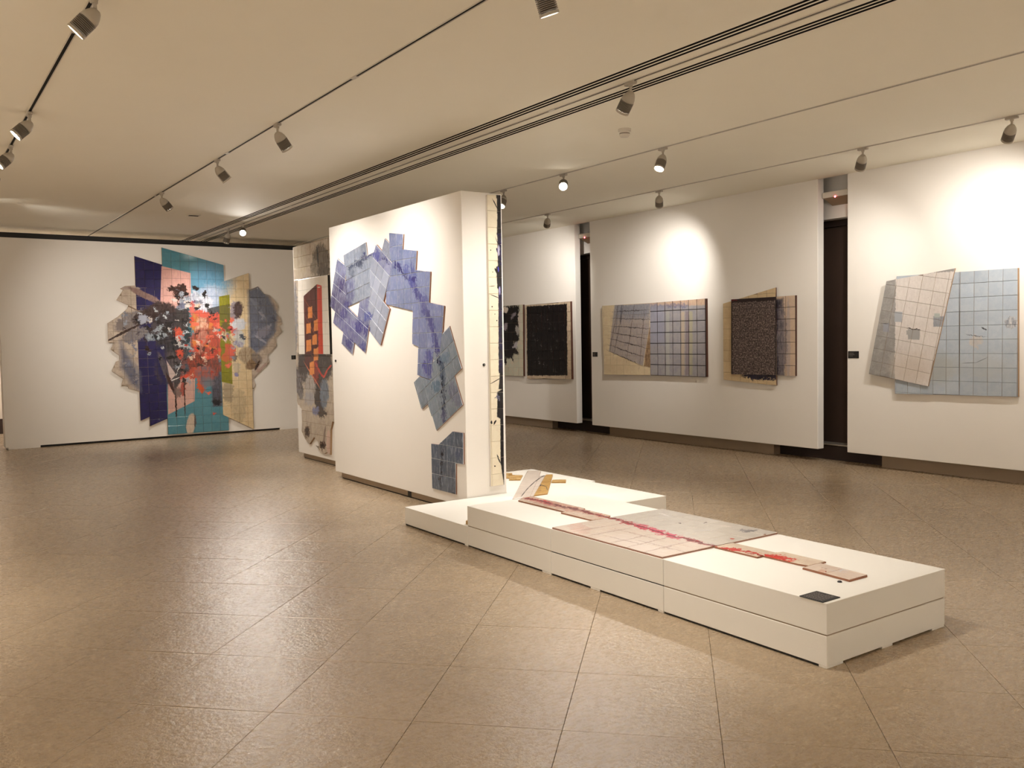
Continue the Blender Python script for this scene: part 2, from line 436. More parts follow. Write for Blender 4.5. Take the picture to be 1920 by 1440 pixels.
def painter1(name, fr, off, base, layers, rough=.25, bump=.25, bsc=60, spec=.5, vary=.12, tex=None, base2=None, coat=0.0, post=None, k=1.0, sat=1.0):
    """a painted, glazed surface: colour fields and strokes laid in the art's own plane"""
    t = NT(name); P = t.objco()
    sp = t.n('ShaderNodeSeparateXYZ'); t.t.links.new(P, sp.inputs[0])
    cb = t.n('ShaderNodeCombineXYZ', {'Z': 1.0}); t.t.links.new(sp.outputs[0], cb.inputs[0]); t.t.links.new(sp.outputs[2], cb.inputs[1])
    P0 = cb.outputs[0]
    nA = t.noise(P0, 7.0, 4.0, .6, 'Color'); nB = t.noise(P0, 26.0, 5.0, .7, 'Color')
    def warp(a, b):
        v = t.vec('MULTIPLY_ADD', t.vec('SUBTRACT', nA, (.5, .5, .5)), (a, a, 0), P0)
        return t.vec('MULTIPLY_ADD', t.vec('SUBTRACT', nB, (.5, .5, .5)), (b, b, 0), v)
    W = {0: P0, 1: warp(.03, .05), 2: warp(.10, .20), 3: warp(.004, .018)}
    st = t.n('ShaderNodeMapping', {'Scale': (1.6, .5, 1)}); t.t.links.new(P0, st.inputs[0])
    tx = t.noise(st.outputs[0], 22.0, 5.0, .7)
    tx2 = t.noise(W[2], 14.0, 4.0, .6)
    txr = t.ramp(tx, .38, .62); tx2r = t.ramp(tx2, .40, .60)
    col = t.mix(tx2r, lin(base), lin(base2)) if base2 else t.mix(t.math('MULTIPLY', tx2r, .5), lin(base), lin([v * .93 for v in base]))
    def paint(col, layers):
        for kind, geo, cs, kw in layers:
            d = kw.get('d', 1); soft = kw.get('s', .12); nz = kw.get('n', .0); al = kw.get('a', 1.0)
            V = W[d]
            if kind == 'E':
                x, y, rx, ry, ang = geo; c0 = fr.loc(x, y, off)
                ca, sa = math.cos(math.radians(ang)), math.sin(math.radians(ang))
                pu = fr.loc(x + rx * ca, y + rx * sa, off); pv = fr.loc(x - ry * sa, y + ry * ca, off)
                Mx = np.array([[pu[0] - c0[0], pv[0] - c0[0]], [pu[1] - c0[1], pv[1] - c0[1]]])
                U, s_, _ = np.linalg.svd(Mx)
                if np.linalg.det(U) < 0: U[:, 1] *= -1
                mp = t.n('ShaderNodeMapping', {'Location': (c0[0], c0[1], 0), 'Rotation': (0, 0, math.atan2(U[1, 0], U[0, 0])), 'Scale': (float(s_[0]), float(s_[1]), 1e6)}, vector_type='TEXTURE')
                t.t.links.new(V, mp.inputs[0]); dist = t.vec('LENGTH', mp.outputs[0])
                if nz: dist = t.math('MULTIPLY_ADD', t.math('SUBTRACT', tx, .5), nz * 2, dist)
                m = t.ramp(dist, 1 - soft, 1 + soft, al, 0)
            else:
                pts = ccw([fr.loc(a, b, off) for a, b in geo]); acc = None
                for i in range(len(pts)):
                    a, b = pts[i], pts[(i + 1) % len(pts)]
                    ex, ez = b[0] - a[0], b[1] - a[1]; l = math.hypot(ex, ez); nx, nzv = ez / l, -ex / l
                    dd = t.vec('DOT_PRODUCT', V, (nx, nzv, -(nx * a[0] + nzv * a[1])))
                    acc = dd if acc is None else t.math('MAXIMUM', acc, dd)
                if nz: acc = t.math('MULTIPLY_ADD', t.math('SUBTRACT', tx, .5), nz * .3, acc)
                s2 = kw.get('s', .004); m = t.ramp(acc, -s2, s2, al, 0)
            col = t.mix(m, col, lin(cs[0]))
            if len(cs) > 1: col = t.mix(t.math('MULTIPLY', m, txr), col, lin(cs[1]))
        return col
    col = paint(col, layers)
    if tex: col = tex(t, P0, W, col, tx, tx2)
    if post: col = paint(col, post)
    if vary:
        rnd = t.n('ShaderNodeObjectInfo').outputs['Random']
        hs = t.n('ShaderNodeHueSaturation', {'Color': col, 'Saturation': sat}); t.put(hs.inputs['Value'], t.ramp(rnd, 0, 1, k * (1 - vary), k * (1 + vary * .6))); col = hs.outputs[0]
    t.put(t.b.inputs['Base Color'], col)
    t.b.inputs['Roughness'].default_value = rough; t.b.inputs['Specular IOR Level'].default_value = spec
    if coat: t.b.inputs['Coat Weight'].default_value = coat
    h = t.math('ADD', t.noise(P0, bsc, 3.0), tx2)
    t.bump(h, bump, .004)
    return t.m


class Paint:
    """splits a large picture into blocks of tiles, each block's material holding only the strokes that reach it"""
    def __init__(s, name, fr, off, base, layers, block=None, **kw):
        s.a = (name, fr, off, base); s.kw = kw; s.cache = {}; s.layers = layers
        s.block = block or (.45 if len(layers) > 40 else 1e9)
        s.bb = []
        for kind, geo, cs, k in layers:
            if kind == 'E':
                x, y, rx, ry, an = geo; ca, sa = math.cos(math.radians(an)), math.sin(math.radians(an))
                pts = [(x + i * rx * ca - j * ry * sa, y + i * rx * sa + j * ry * ca) for i in (-1, 1) for j in (-1, 1)]
            else: pts = geo
            q = [fr.loc(*t, off) for t in pts]; m = (.07 if k.get('d', 1) == 2 else .03) + (.1 if k.get('s', 0) > .3 else 0)
            s.bb.append((min(t[0] for t in q) - m, max(t[0] for t in q) + m, min(t[1] for t in q) - m, max(t[1] for t in q) + m))
    def get(s, c):
        cx, cz = sum(p[0] for p in c) / len(c), sum(p[1] for p in c) / len(c)
        if s.block > 1e8:
            if 0 not in s.cache: s.cache[0] = painter1(*s.a, s.layers, **s.kw)
            return s.cache[0]
        B = s.block
        while True:
            kx, kz = math.floor(cx / B), math.floor(cz / B); key = (B, kx, kz)
            if key in s.cache and s.cache[key]: return s.cache[key]
            if key not in s.cache:
                x0, x1 = kx * B - .08, (kx + 1) * B + .08; z0, z1 = kz * B - .08, (kz + 1) * B + .08
                L = [l for l, b in zip(s.layers, s.bb) if b[0] < x1 and b[1] > x0 and b[2] < z1 and b[3] > z0]
                if len(L) <= 72 or B < .12:
                    s.cache[key] = painter1(*s.a, L, **s.kw); return s.cache[key]
                s.cache[key] = None      # too many strokes here: split the block
            B /= 2
def painter(*a, **k): return Paint(*a, **k)

R_ = math.radians
M_BOARDEDGE = plain('plywood_edge', (186, 160, 130), .8, var=.3)
GROUT_PALE = plain('pale_grout', (196, 200, 206), .8)
GROUT_DARK = plain('dark_grout', (38, 32, 30), .8)
GROUT_SAND = plain('sand_grout', (140, 122, 98), .8)

# ---------------------------------------------------------------- 1. large collage on the back wall
fr = Frame('B', BY, (4.4, 0, .06)); OFF = .035
r = fr.root('tile_collage', 'large multicoloured collage of tiled panels, teal, navy and cream, on back wall', 'artwork')
LEFT = [(262, 535), (235, 536), (225.6, 541), (231, 544), (218.7, 562.5), (241, 572.5), (239, 579), (221, 594), (202, 606), (203, 642), (215, 642.6), (207.7, 655), (223.7, 666.6), (223.7, 676), (218, 678), (210, 696), (231, 710), (228, 723.5), (240, 722), (241, 728), (261.6, 733.7), (274.8, 739), (284, 736), (290, 700), (300, 640), (300, 570), (290, 545)]
RIGHT = [(462, 545), (468, 544), (483.5, 537), (495, 551), (505, 553.5), (517.5, 567), (522, 575), (518, 586), (526.5, 597), (529, 608), (523, 611), (529, 621), (521.7, 629), (516, 633), (519, 648.6), (502, 665), (505, 679.5), (474.4, 709), (480, 721), (476, 729), (466, 730)]
NAVY = [(252, 480), (306, 497), (314, 785), (281, 799.5), (280.5, 781.5), (263.8, 789)]
TEAL = [(303, 464), (419.2, 497), (429.5, 807), (315.2, 815)]
CREAM = [(409.3, 531), (466.3, 512), (475.8, 804.5), (417.8, 777.5)]
K = lambda *a, **k: E(*a, **k)
common = [
    # torn grey wings, bone shapes and slate fields
    G([(226, 640), (262, 630), (262, 700), (284, 735), (270, 737), (246, 718), (228, 690)], (92, 97, 120), (116, 112, 118), d=1, s=.05),
    E(247, 600, 34, 15, -25, (148, 138, 134), (120, 112, 114), d=2), E(254, 628, 26, 12, -25, (108, 104, 112), (140, 130, 126), d=2),
    E(232, 610, 14, 9, 0, (128, 116, 112), d=2),
    S(228, 540, 262, 541, 5, (178, 160, 150)), S(245, 541, 300, 567, 10, (128, 100, 96), (150, 124, 116), d=1),
    S(222, 565, 262, 584, 2.2, (130, 108, 90), d=0), S(203, 638, 262, 608, 4, (44, 28, 24), (70, 50, 46)), S(262, 608, 292, 590, 9, (48, 32, 30)),
    G([(466, 545), (484, 538), (505, 558), (520, 590), (516, 620), (498, 648), (474, 668), (468, 668)], (88, 94, 114), (112, 116, 134), d=1, s=.04),
    S(470, 560, 500, 600, 6, (120, 124, 140)), E(494, 622, 16, 9, -30, (132, 130, 146), d=2), S(478, 628, 500, 644, 4, (150, 150, 164)),
    E(492, 690, 12, 10, -30, (176, 150, 138), d=1), S(505, 665, 486, 690, 5, (196, 182, 170)),
    # colour fields on the teal board
    E(396, 528, 34, 34, 0, (112, 158, 188), (92, 146, 176), d=2, s=.5), E(392, 560, 26, 22, -20, (190, 198, 212), (150, 165, 195), d=2, s=.3),
    G([(303, 499), (357, 512), (359, 566), (300, 590)], (222, 172, 160), (208, 158, 150), d=0),
    G([(314, 700), (366, 690), (365, 752), (315.5, 777)], (214, 168, 152), (196, 158, 150), d=0),
    G([(342, 570), (355, 570), (355, 606), (342, 606)], (38, 84, 96), d=0), G([(344, 654), (363, 652), (363, 702), (346, 704)], (52, 84, 98), d=0),
    G([(396, 700), (415, 700), (417, 761), (399, 762)], (92, 92, 106), (66, 62, 72), d=1, s=.02), E(406, 754, 9, 6, 0, (34, 34, 40), d=2),
    E(448, 760, 14, 30, 0, (190, 172, 140), (160, 146, 120), d=2, a=.5), E(428, 735, 10, 22, 0, (120, 112, 100), d=2, a=.6),
    E(358, 795, 8, 20, 8, (206, 190, 170), (190, 172, 156), d=1), S(366, 778, 366, 800, 3, (92, 84, 84), d=1),
    # dark storm on the left
    E(338, 548, 12, 14, 20, (58, 34, 30), d=2), E(322, 543, 10, 5, 10, (58, 34, 30), d=2), E(343, 536, 6, 5, 0, (60, 38, 34), d=2),
    E(277, 590, 30, 13, -25, (50, 34, 32), (78, 62, 60), d=2), E(306, 588, 30, 22, 10, (46, 28, 28), (74, 58, 58), d=2),
    E(318, 612, 32, 24, 0, (40, 30, 34), (64, 56, 60), d=2), E(322, 652, 30, 30, 0, (34, 28, 32), (62, 58, 64), d=2),
    E(342, 598, 14, 26, 0, (40, 34, 36), (72, 66, 66), d=2), E(318, 690, 26, 30, 20, (58, 50, 56), (96, 86, 88), d=2),
    G([(287, 648), (306, 650), (316, 700), (312, 730), (296, 700)], (34, 32, 78), (40, 36, 84), d=1, s=.05),
    S(298, 664, 322, 722, 10, (70, 62, 72), (96, 88, 96)), S(349, 655, 328, 728, 12, (84, 76, 78), (56, 50, 54)),
    G([(312, 676), (330, 702), (319, 714)], (200, 178, 172), d=0), S(340, 678, 330, 704, 2, (226, 220, 214), d=0), S(318, 715, 336, 708, 1.8, (214, 208, 204), d=0),
    E(268, 598, 9, 9, 0, (166, 168, 182), d=2), E(296, 626, 22, 9, -18, (176, 186, 192), (120, 126, 134), d=2, s=.25), E(312, 618, 16, 5, 20, (150, 158, 162), d=2),
    E(345, 568, 15, 9, -35, (196, 202, 212), (84, 86, 100), d=2), E(340, 572, 9, 6, -10, (108, 110, 132), d=2),
    E(366, 562, 11, 14, 0, (196, 200, 208), (150, 150, 170), d=2), E(384, 572, 15, 20, 0, (218, 220, 228), (176, 176, 192), d=2),
    E(366, 541, 6, 4, 0, (40, 30, 30), d=2), E(384, 552, 3, 8, 0, (34, 28, 30), d=2), E(388, 573, 4, 6, 0, (36, 30, 32), d=2), E(366, 566, 9, 3, 0, (92, 62, 92), d=2),
    # slate and olive
    G([(388, 579), (430, 569), (430, 600), (392, 596)], (84, 84, 86), (66, 66, 68), d=0),
    # coral and orange storm on the right of the board
    E(360, 577, 5, 14, 0, (206, 110, 100), d=2), E(384, 607, 26, 22, 20, (184, 84, 66), (112, 70, 56), d=2),
    E(380, 590, 18, 6, 10, (214, 96, 78), d=2), E(366, 607, 9, 16, 0, (206, 142, 74), (186, 104, 60), d=2),
    E(378, 612, 12, 16, 0, (226, 186, 160), (196, 120, 92), d=2), E(407, 602, 15, 13, 35, (218, 90, 70), (190, 72, 56), d=2),
    E(388, 642, 30, 28, 0, (192, 88, 68), (118, 72, 58), d=2), E(378, 640, 9, 22, 8, (206, 150, 130), (176, 92, 74), d=2, a=.8),
    E(402, 650, 20, 20, 0, (206, 86, 64), (150, 66, 52), d=2), E(376, 680, 26, 18, 0, (168, 72, 54), (76, 46, 40), d=2),
    E(372, 700, 22, 11, 0, (206, 92, 58), (170, 70, 60), d=2), E(398, 686, 16, 22, 0, (160, 72, 58), (96, 62, 54), d=2),
    E(384, 700, 18, 14, 0, (110, 100, 106), (180, 84, 62), d=2), E(377, 724, 8, 13, -15, (208, 92, 50), d=2), E(388, 716, 14, 10, 0, (120, 112, 120), d=2, a=.8),
    E(335, 627, 8, 12, -10, (220, 96, 70), (180, 70, 54), d=2), E(338, 664, 6, 9, 0, (206, 84, 62), d=2), E(343, 728, 5, 13, 0, (168, 84, 72), d=2), E(343, 690, 4, 24, 0, (142, 88, 84), d=2, a=.7),
    S(328, 642, 362, 656, 6, (186, 192, 192), (150, 150, 156), d=2), E(352, 628, 6, 14, 0, (30, 44, 50), d=2),
    # olive strip and what crosses it
    G([(410.5, 556), (430, 552.5), (436, 720), (415.8, 716)], (140, 138, 28), (122, 118, 22), d=0),
    G([(411, 574), (431, 570), (432, 606), (412, 600)], (104, 100, 34), (92, 88, 34), d=0), E(424, 612, 10, 8, 20, (96, 82, 40), d=2),
    E(426, 661, 16, 17, -40, (186, 104, 48), (200, 84, 60), d=2), G([(413, 642), (422, 640), (422, 660), (414, 670)], (126, 120, 26), d=1), E(434, 660, 6, 12, 0, (206, 92, 74), d=2),
    E(438, 620, 11, 6, 40, (220, 82, 66), (190, 70, 60), d=2), S(401, 618, 424, 638, 8, (230, 204, 190), (200, 160, 140), d=2), S(414, 616, 440, 642, 7, (214, 196, 160), (140, 100, 70), d=2),
    # right side on the cream panel
    E(440, 584, 9, 19, 0, (136, 126, 140), d=2, a=.9), E(447, 580, 9, 14, 10, (54, 34, 36), (80, 56, 58), d=2), E(448, 607, 14, 10, 0, (214, 212, 216), (190, 196, 206), d=2),
    E(449, 632, 9, 15, -20, (186, 192, 196), d=2, a=.8), E(447, 645, 10, 6, 30, (120, 116, 144), (190, 186, 192), d=2), E(455, 632, 4, 7, -30, (70, 76, 88), d=2),
    E(464, 667, 17, 15, 20, (178, 160, 134), (142, 118, 90), d=1), E(474, 682, 15, 9, -35, (150, 122, 90), (110, 84, 60), d=1), E(482, 672, 8, 12, -40, (96, 92, 96), (160, 140, 120), d=1, a=.8),
    S(478, 694, 487, 676, 4.5, (56, 34, 26), d=1), E(441, 672, 4, 7, 10, (112, 102, 90), d=2), E(443, 702, 4, 4, 0, (138, 132, 168), d=1), E(444, 690, 6, 10, 0, (170, 160, 144), d=2, a=.6),
    # drips
    S(312, 700, 329, 742, 5, (62, 40, 38), d=1), S(329, 735, 331, 784, 2.6, (54, 28, 26), d=1, s=.2), S(345, 712, 347, 777, 2.2, (64, 34, 32), d=1, s=.2), E(333, 737, 8, 8, 0, (104, 88, 84), d=2, a=.8),
]
rs = random.Random(11)
def scatter(n, cx, cy, sx, sy, cols, lmin=3, lmax=12, wmin=1.5, wmax=5):
    for _ in range(n):
        x, y = rs.gauss(cx, sx), rs.gauss(cy, sy); an = rs.uniform(-75, 75); l = rs.uniform(lmin, lmax); w = rs.uniform(wmin, wmax)
        common.append(E(x, y, l, w, an, rs.choice(cols), d=2, s=.15))
DKS = [(30, 22, 24), (48, 32, 30), (70, 62, 66), (24, 26, 34)]; LT = [(196, 200, 206), (150, 156, 166), (120, 122, 134), (206, 196, 190)]
RDS = [(214, 84, 62), (232, 110, 84), (176, 60, 44), (206, 120, 60)]; MX = [(232, 196, 172), (90, 50, 42), (60, 38, 36), (196, 160, 140)]
scatter(26, 310, 610, 24, 28, DKS); scatter(20, 312, 618, 26, 26, LT, 2, 8, 1, 3); scatter(10, 262, 600, 20, 16, LT + DKS, 2, 8, 1, 3)
scatter(12, 352, 560, 18, 12, LT + DKS[:2], 2, 8, 1.5, 4); scatter(30, 386, 650, 22, 36, RDS, 2, 9, 1.5, 4.5); scatter(26, 384, 650, 22, 36, MX + DKS[:1], 2, 7, 1, 3)
scatter(12, 438, 630, 14, 20, LT + RDS[:2] + DKS[:1], 2, 6, 1, 3); scatter(10, 335, 690, 14, 22, DKS + LT[1:3], 2, 9, 1, 3)
scatter(12, 498, 600, 14, 26, [(120, 124, 142), (150, 150, 164), (80, 84, 104)], 3, 10, 1, 3); scatter(10, 248, 690, 12, 24, [(120, 122, 140), (150, 144, 144), (84, 88, 108)], 3, 9, 1, 3)
specs = [
    ('torn', LEFT, (200, 184, 166), (178, 160, 144), .026, (3.6, .35), 'pale'), ('torn', RIGHT, (204, 188, 170), (180, 160, 148), .026, (5.32, .35), 'pale'),
    ('navy', NAVY, (34, 32, 76), (40, 34, 88), .030, (3.38, .34), 'dark'), ('teal', TEAL, (86, 140, 152), (78, 132, 148), .035, (3.82, .06), 'teal'),
    ('cream', CREAM, (222, 200, 160), (212, 186, 144), .040, (4.77, .35), 'cream')]
GR = {'pale': GROUT_SAND, 'dark': GROUT_DARK, 'teal': plain('teal_grout', (56, 92, 100), .8), 'cream': GROUT_SAND}
pm = {}
for nm, poly, c1, c2, off, org, gk in specs:
    if nm not in pm:
        pm[nm] = painter('collage_%s_glaze' % nm, fr, off, c1, common, rough=.13, bump=.18, bsc=40, base2=c2, vary=.07)
    P = fr.poly(poly, off)
    bd = board(r, P, -off + .006, -.001, GR[gk], M_BOARDEDGE)
    bd['label'] = {'torn': 'torn-edged grey wing of the collage', 'navy': 'navy panel of the collage', 'teal': 'teal and pink panel of the collage', 'cream': 'cream panel of the collage'}[nm]
    tiles(r, P, (org[0] - 4.4, org[1] - .06), 0, pm[nm], -off, -off + .006, edge=M_BOARDEDGE, tilt=.005, parent=bd)

# ---------------------------------------------------------------- 2. winding blue tile work on the partition
fr = Frame('R', 4.24, (0, 8.2, .18))
r = fr.root('blue_tile_relief', 'winding blue and violet tile work climbing the white partition', 'artwork')
c1px = lambda X, Y: (610 + X / 10.286, 440 + Y / 10.286)
c2px = lambda X, Y: (610 + X / 10.286, 550 + Y / 10.286)
AB = [c1px(345, 400), c1px(775, 145), c1px(803, 395), c1px(920, 335), c1px(980, 500), c1px(900, 900), c1px(860, 1190), c1px(660, 1290), c1px(430, 1392), c1px(390, 1100), c1px(400, 800), c1px(360, 560)]
CC = [c1px(228, 460), c1px(412, 625), c1px(378, 850), c1px(425, 1200), c2px(437, 275), c2px(620, 468), c2px(658, 160), c2px(870, 60), c2px(868, 440), c2px(830, 680), c2px(765, 1150), c2px(555, 945), c2px(520, 1180), c2px(310, 970), c2px(345, 750), c2px(150, 570), c2px(185, 355), c2px(88, 250), c2px(115, 30)]
DD = [c1px(905, 440), c1px(1235, 800), c1px(1112, 1290), c2px(1228, 300), c2px(1055, 1000), c2px(845, 725), c2px(866, 440), c2px(820, 270), c1px(865, 1100), c1px(850, 680)]
EE = [c1px(975, 190), c1px(1285, 565), c1px(1235, 800), c1px(905, 440)]
FF = [c1px(1140, 70), c1px(1342, 290), c1px(1285, 565), c1px(1078, 305)]
GGp = [(729.1, 436.8), (755.3, 439.2), (753.9, 467.4), (780.6, 470.3), (778.6, 506.4), (806.1, 509.4), (803.7, 567.3), (831.9, 573.6), (828.0, 628), (825, 659.5), (812.4, 660), (807.6, 712.8), (782.3, 703), (784.2, 650), (772.1, 644.7), (774, 582.8), (740, 574.6), (723.7, 570.3), (724, 546.7), (734.9, 493.2), (729, 470)]
HH = [(841.6, 611.2), (864.9, 690.9), (851.3, 705), (866.9, 759), (817.4, 807.6), (801.8, 757.1), (790.1, 767.3), (775.6, 716.7), (784.8, 706.5), (807.6, 712.8), (812.4, 658.3), (825, 659), (828.5, 625)]
II = [(848.3, 809.2), (867.7, 812.1), (868.2, 871), (853.7, 869.5), (853.7, 927.3), (809.9, 915.7), (808, 832), (821.6, 834)]
BL = (122, 134, 176); DB = (58, 56, 130)
VD, VL = (44, 42, 112), (78, 80, 150)
veins0 = [S(745, 499, 768, 524, 7, VD, VL, d=2), S(768, 520, 785, 552, 7, VD, VL, d=2), S(783, 545, 799, 582, 7, VD, VL, d=2), S(797, 575, 811, 620, 8, VD, VL, d=2), S(809, 612, 820, 662, 8, VD, VL, d=2),
    E(645, 588, 8, 16, 10, VD, VL, d=2), E(673, 612, 7, 16, 8, VD, VL, d=2), E(688, 620, 6, 12, 8, VD, VL, d=2), E(627, 560, 5, 22, 14, (66, 62, 110), VL, d=2), E(680, 650, 6, 10, 0, VD, VL, d=2), E(800, 690, 8, 14, 0, VL, (96, 100, 164), d=2),
    S(826, 668, 833, 712, 7, (58, 76, 104), (110, 130, 150), d=2), S(832, 712, 832, 795, 6, (70, 82, 104), (112, 124, 140), d=2)]
veins = veins0 + [
    E(650, 560, 12, 40, 12, (98, 98, 142), (120, 128, 160), d=2), E(632, 570, 14, 50, 12, (88, 86, 124), (110, 108, 144), d=2), E(650, 620, 30, 22, 40, (104, 104, 158), (128, 130, 170), d=2),
    E(643, 590, 7, 12, 10, (60, 56, 128), (78, 76, 140), d=2), E(672, 612, 7, 13, 10, (62, 60, 140), d=2), E(686, 618, 5, 10, 10, (66, 64, 136), d=2), E(690, 593, 9, 9, 30, (84, 92, 160), d=2), E(656, 645, 8, 10, 20, (66, 66, 138), d=2), E(680, 648, 6, 8, 0, (80, 84, 150), d=2), E(650, 570, 5, 8, 0, (70, 66, 130), d=2),
    E(640, 535, 5, 12, 25, (70, 64, 116), d=2), E(625, 565, 4, 14, 15, (74, 68, 116), d=2),
    S(652, 505, 688, 484, 7, (56, 66, 92), (76, 86, 110), d=2), S(676, 484, 700, 474, 5, (74, 74, 118), d=2), S(654, 507, 664, 512, 10, (76, 88, 110), d=2, a=.7),
    S(672, 498, 680, 498, 9, (66, 76, 98), d=2), S(682, 478, 684, 474, 6, (60, 70, 120), d=2),
    E(706, 478, 9, 7, 40, (78, 80, 152), (110, 116, 176), d=2), S(716, 482, 732, 494, 3.5, (44, 44, 110), d=2), S(705, 483, 714, 484, 5, (90, 92, 160), d=2),
    E(766, 508, 14, 12, 0, (94, 102, 164), (116, 126, 176), d=2), E(744, 500, 8, 7, 20, (54, 54, 124), (80, 86, 150), d=2), S(745, 498, 765, 522, 4, (44, 46, 110), d=2),
    E(772, 532, 6, 12, -15, (76, 80, 156), d=2), E(776, 524, 5, 5, 0, (50, 48, 124), d=2), E(784, 551, 6, 13, -22, (44, 42, 122), (60, 62, 140), d=2), E(796, 560, 5, 10, -20, (80, 84, 150), d=2),
    E(797, 580, 6, 15, -22, (40, 40, 124), (66, 66, 146), d=2), E(803, 590, 4, 8, -20, (40, 38, 110), d=2), E(810, 610, 4.5, 14, -12, (40, 38, 124), (64, 62, 146), d=2),
    E(818, 645, 5, 15, -14, (52, 52, 128), (76, 80, 150), d=2), E(804, 668, 7, 12, 0, (88, 92, 160), d=2), E(804, 695, 6, 12, 0, (94, 98, 162), d=2),
    E(806, 590, 40, 60, 0, (126, 130, 184), d=2, a=.35, s=.5),
    E(824, 677, 3, 8, -20, (30, 40, 80), d=2), E(834, 673, 9, 9, 30, (112, 134, 156), d=2), E(829, 703, 3, 18, -8, (40, 54, 76), (92, 112, 134), d=2), E(818, 726, 9, 11, 10, (104, 126, 146), d=2),
    S(829, 716, 832, 745, 3, (34, 46, 64), d=2), S(832, 745, 832, 790, 2.6, (40, 50, 74), (70, 80, 104), d=2), E(832, 782, 5, 12, 0, (84, 88, 124), d=2, a=.8), E(853, 740, 10, 22, -15, (122, 124, 150), d=2, a=.7),
    S(829, 836, 826, 915, 1.8, (26, 30, 46), (70, 78, 96), d=2), E(829, 852, 2.5, 3.5, 0, (14, 16, 30), d=1), E(824, 897, 2, 3, 0, (12, 12, 22), d=1), E(850, 925, 4, 2, 0, (16, 16, 30), d=1), E(858, 852, 6, 7, 0, (84, 96, 124), d=2),
]
def glaze_tex(t, P0, W, col, tx, tx2):
    c = t.mix(t.ramp(tx, .50, .66, 0, .55), col, lin((182, 190, 210)))
    return t.mix(t.ramp(t.noise(W[2], 34.0, 4.0), .60, .70, 0, .45), c, lin((84, 92, 140)))
bp = {}
ang = {'AB': 8.5, 'C': -23.5, 'D': -31, 'E': -31, 'F': -31, 'G': 0, 'H': 27.3, 'I': 0}
bases = {'AB': ((132, 142, 162), (150, 158, 174)), 'C': ((114, 118, 160), (136, 140, 170)), 'D': ((160, 168, 190), (172, 178, 196)), 'E': ((134, 138, 180), (156, 160, 190)), 'F': ((156, 164, 186), (146, 152, 172)),
         'G': ((124, 138, 180), (142, 150, 190)), 'H': ((134, 150, 164), (150, 160, 172)), 'I': ((92, 106, 126), (108, 120, 138))}
anchors = {'AB': (638 + 10, 526.5), 'C': (621.2, 553), 'D': (730, 517.8), 'E': (730, 517.8), 'F': c1px(1140, 70), 'G': (729.1, 436.8), 'H': (784.2, 740), 'I': (809.9, 915.7)}
for key, poly, off in (('AB', AB, .0140), ('C', CC, .0150), ('G', GGp, .0190), ('F', FF, .0175), ('E', EE, .0210), ('D', DD, .0230), ('H', HH, .0160), ('I', II, .0180)):
    m = painter('blue_glaze_%s' % key.lower(), fr, off, bases[key][0], veins, rough=.24, bump=.15, base2=bases[key][1], vary=.12, tex=glaze_tex, k=.76, sat=.97)
    P = fr.poly(poly, off)
    bd = board(r, P, -off + .006, -.001, GROUT_PALE, M_TERRA)
    tiles(r, P, fr.loc(*anchors[key], off), R_(ang[key]), m, -off, -off + .006, edge=GROUT_PALE, gap=.0045, tilt=.004, parent=bd, size=.1485)
for (x, y), f2, nm in (((630, 676.5), Frame('R', 4.24, (0, 9.3, 1.3)), 'far edge of the blue work partition'), ((907, 684), Frame('B', 6.88, (4.3, 0, 1.3)), 'end face of the partition')):
    c = f2.loc(x, y)
    q = f2.root('wall_socket_dot', 'small round black socket on the ' + nm, 'socket')
    mb = MB(); mb.lathe([(.013, 0), (.013, .010), (.009, .014)], 14, M=Matrix.Translation((c[0], 0, c[1])) @ Matrix.Rotation(math.pi / 2, 4, 'X')); mb.build('cap', M_BLACK, q)
    mb = MB(); mb.lathe([(.005, .013), (.005, .017)], 10, M=Matrix.Translation((c[0], 0, c[1])) @ Matrix.Rotation(math.pi / 2, 4, 'X')); mb.build('pin', M_GREYMET, q)

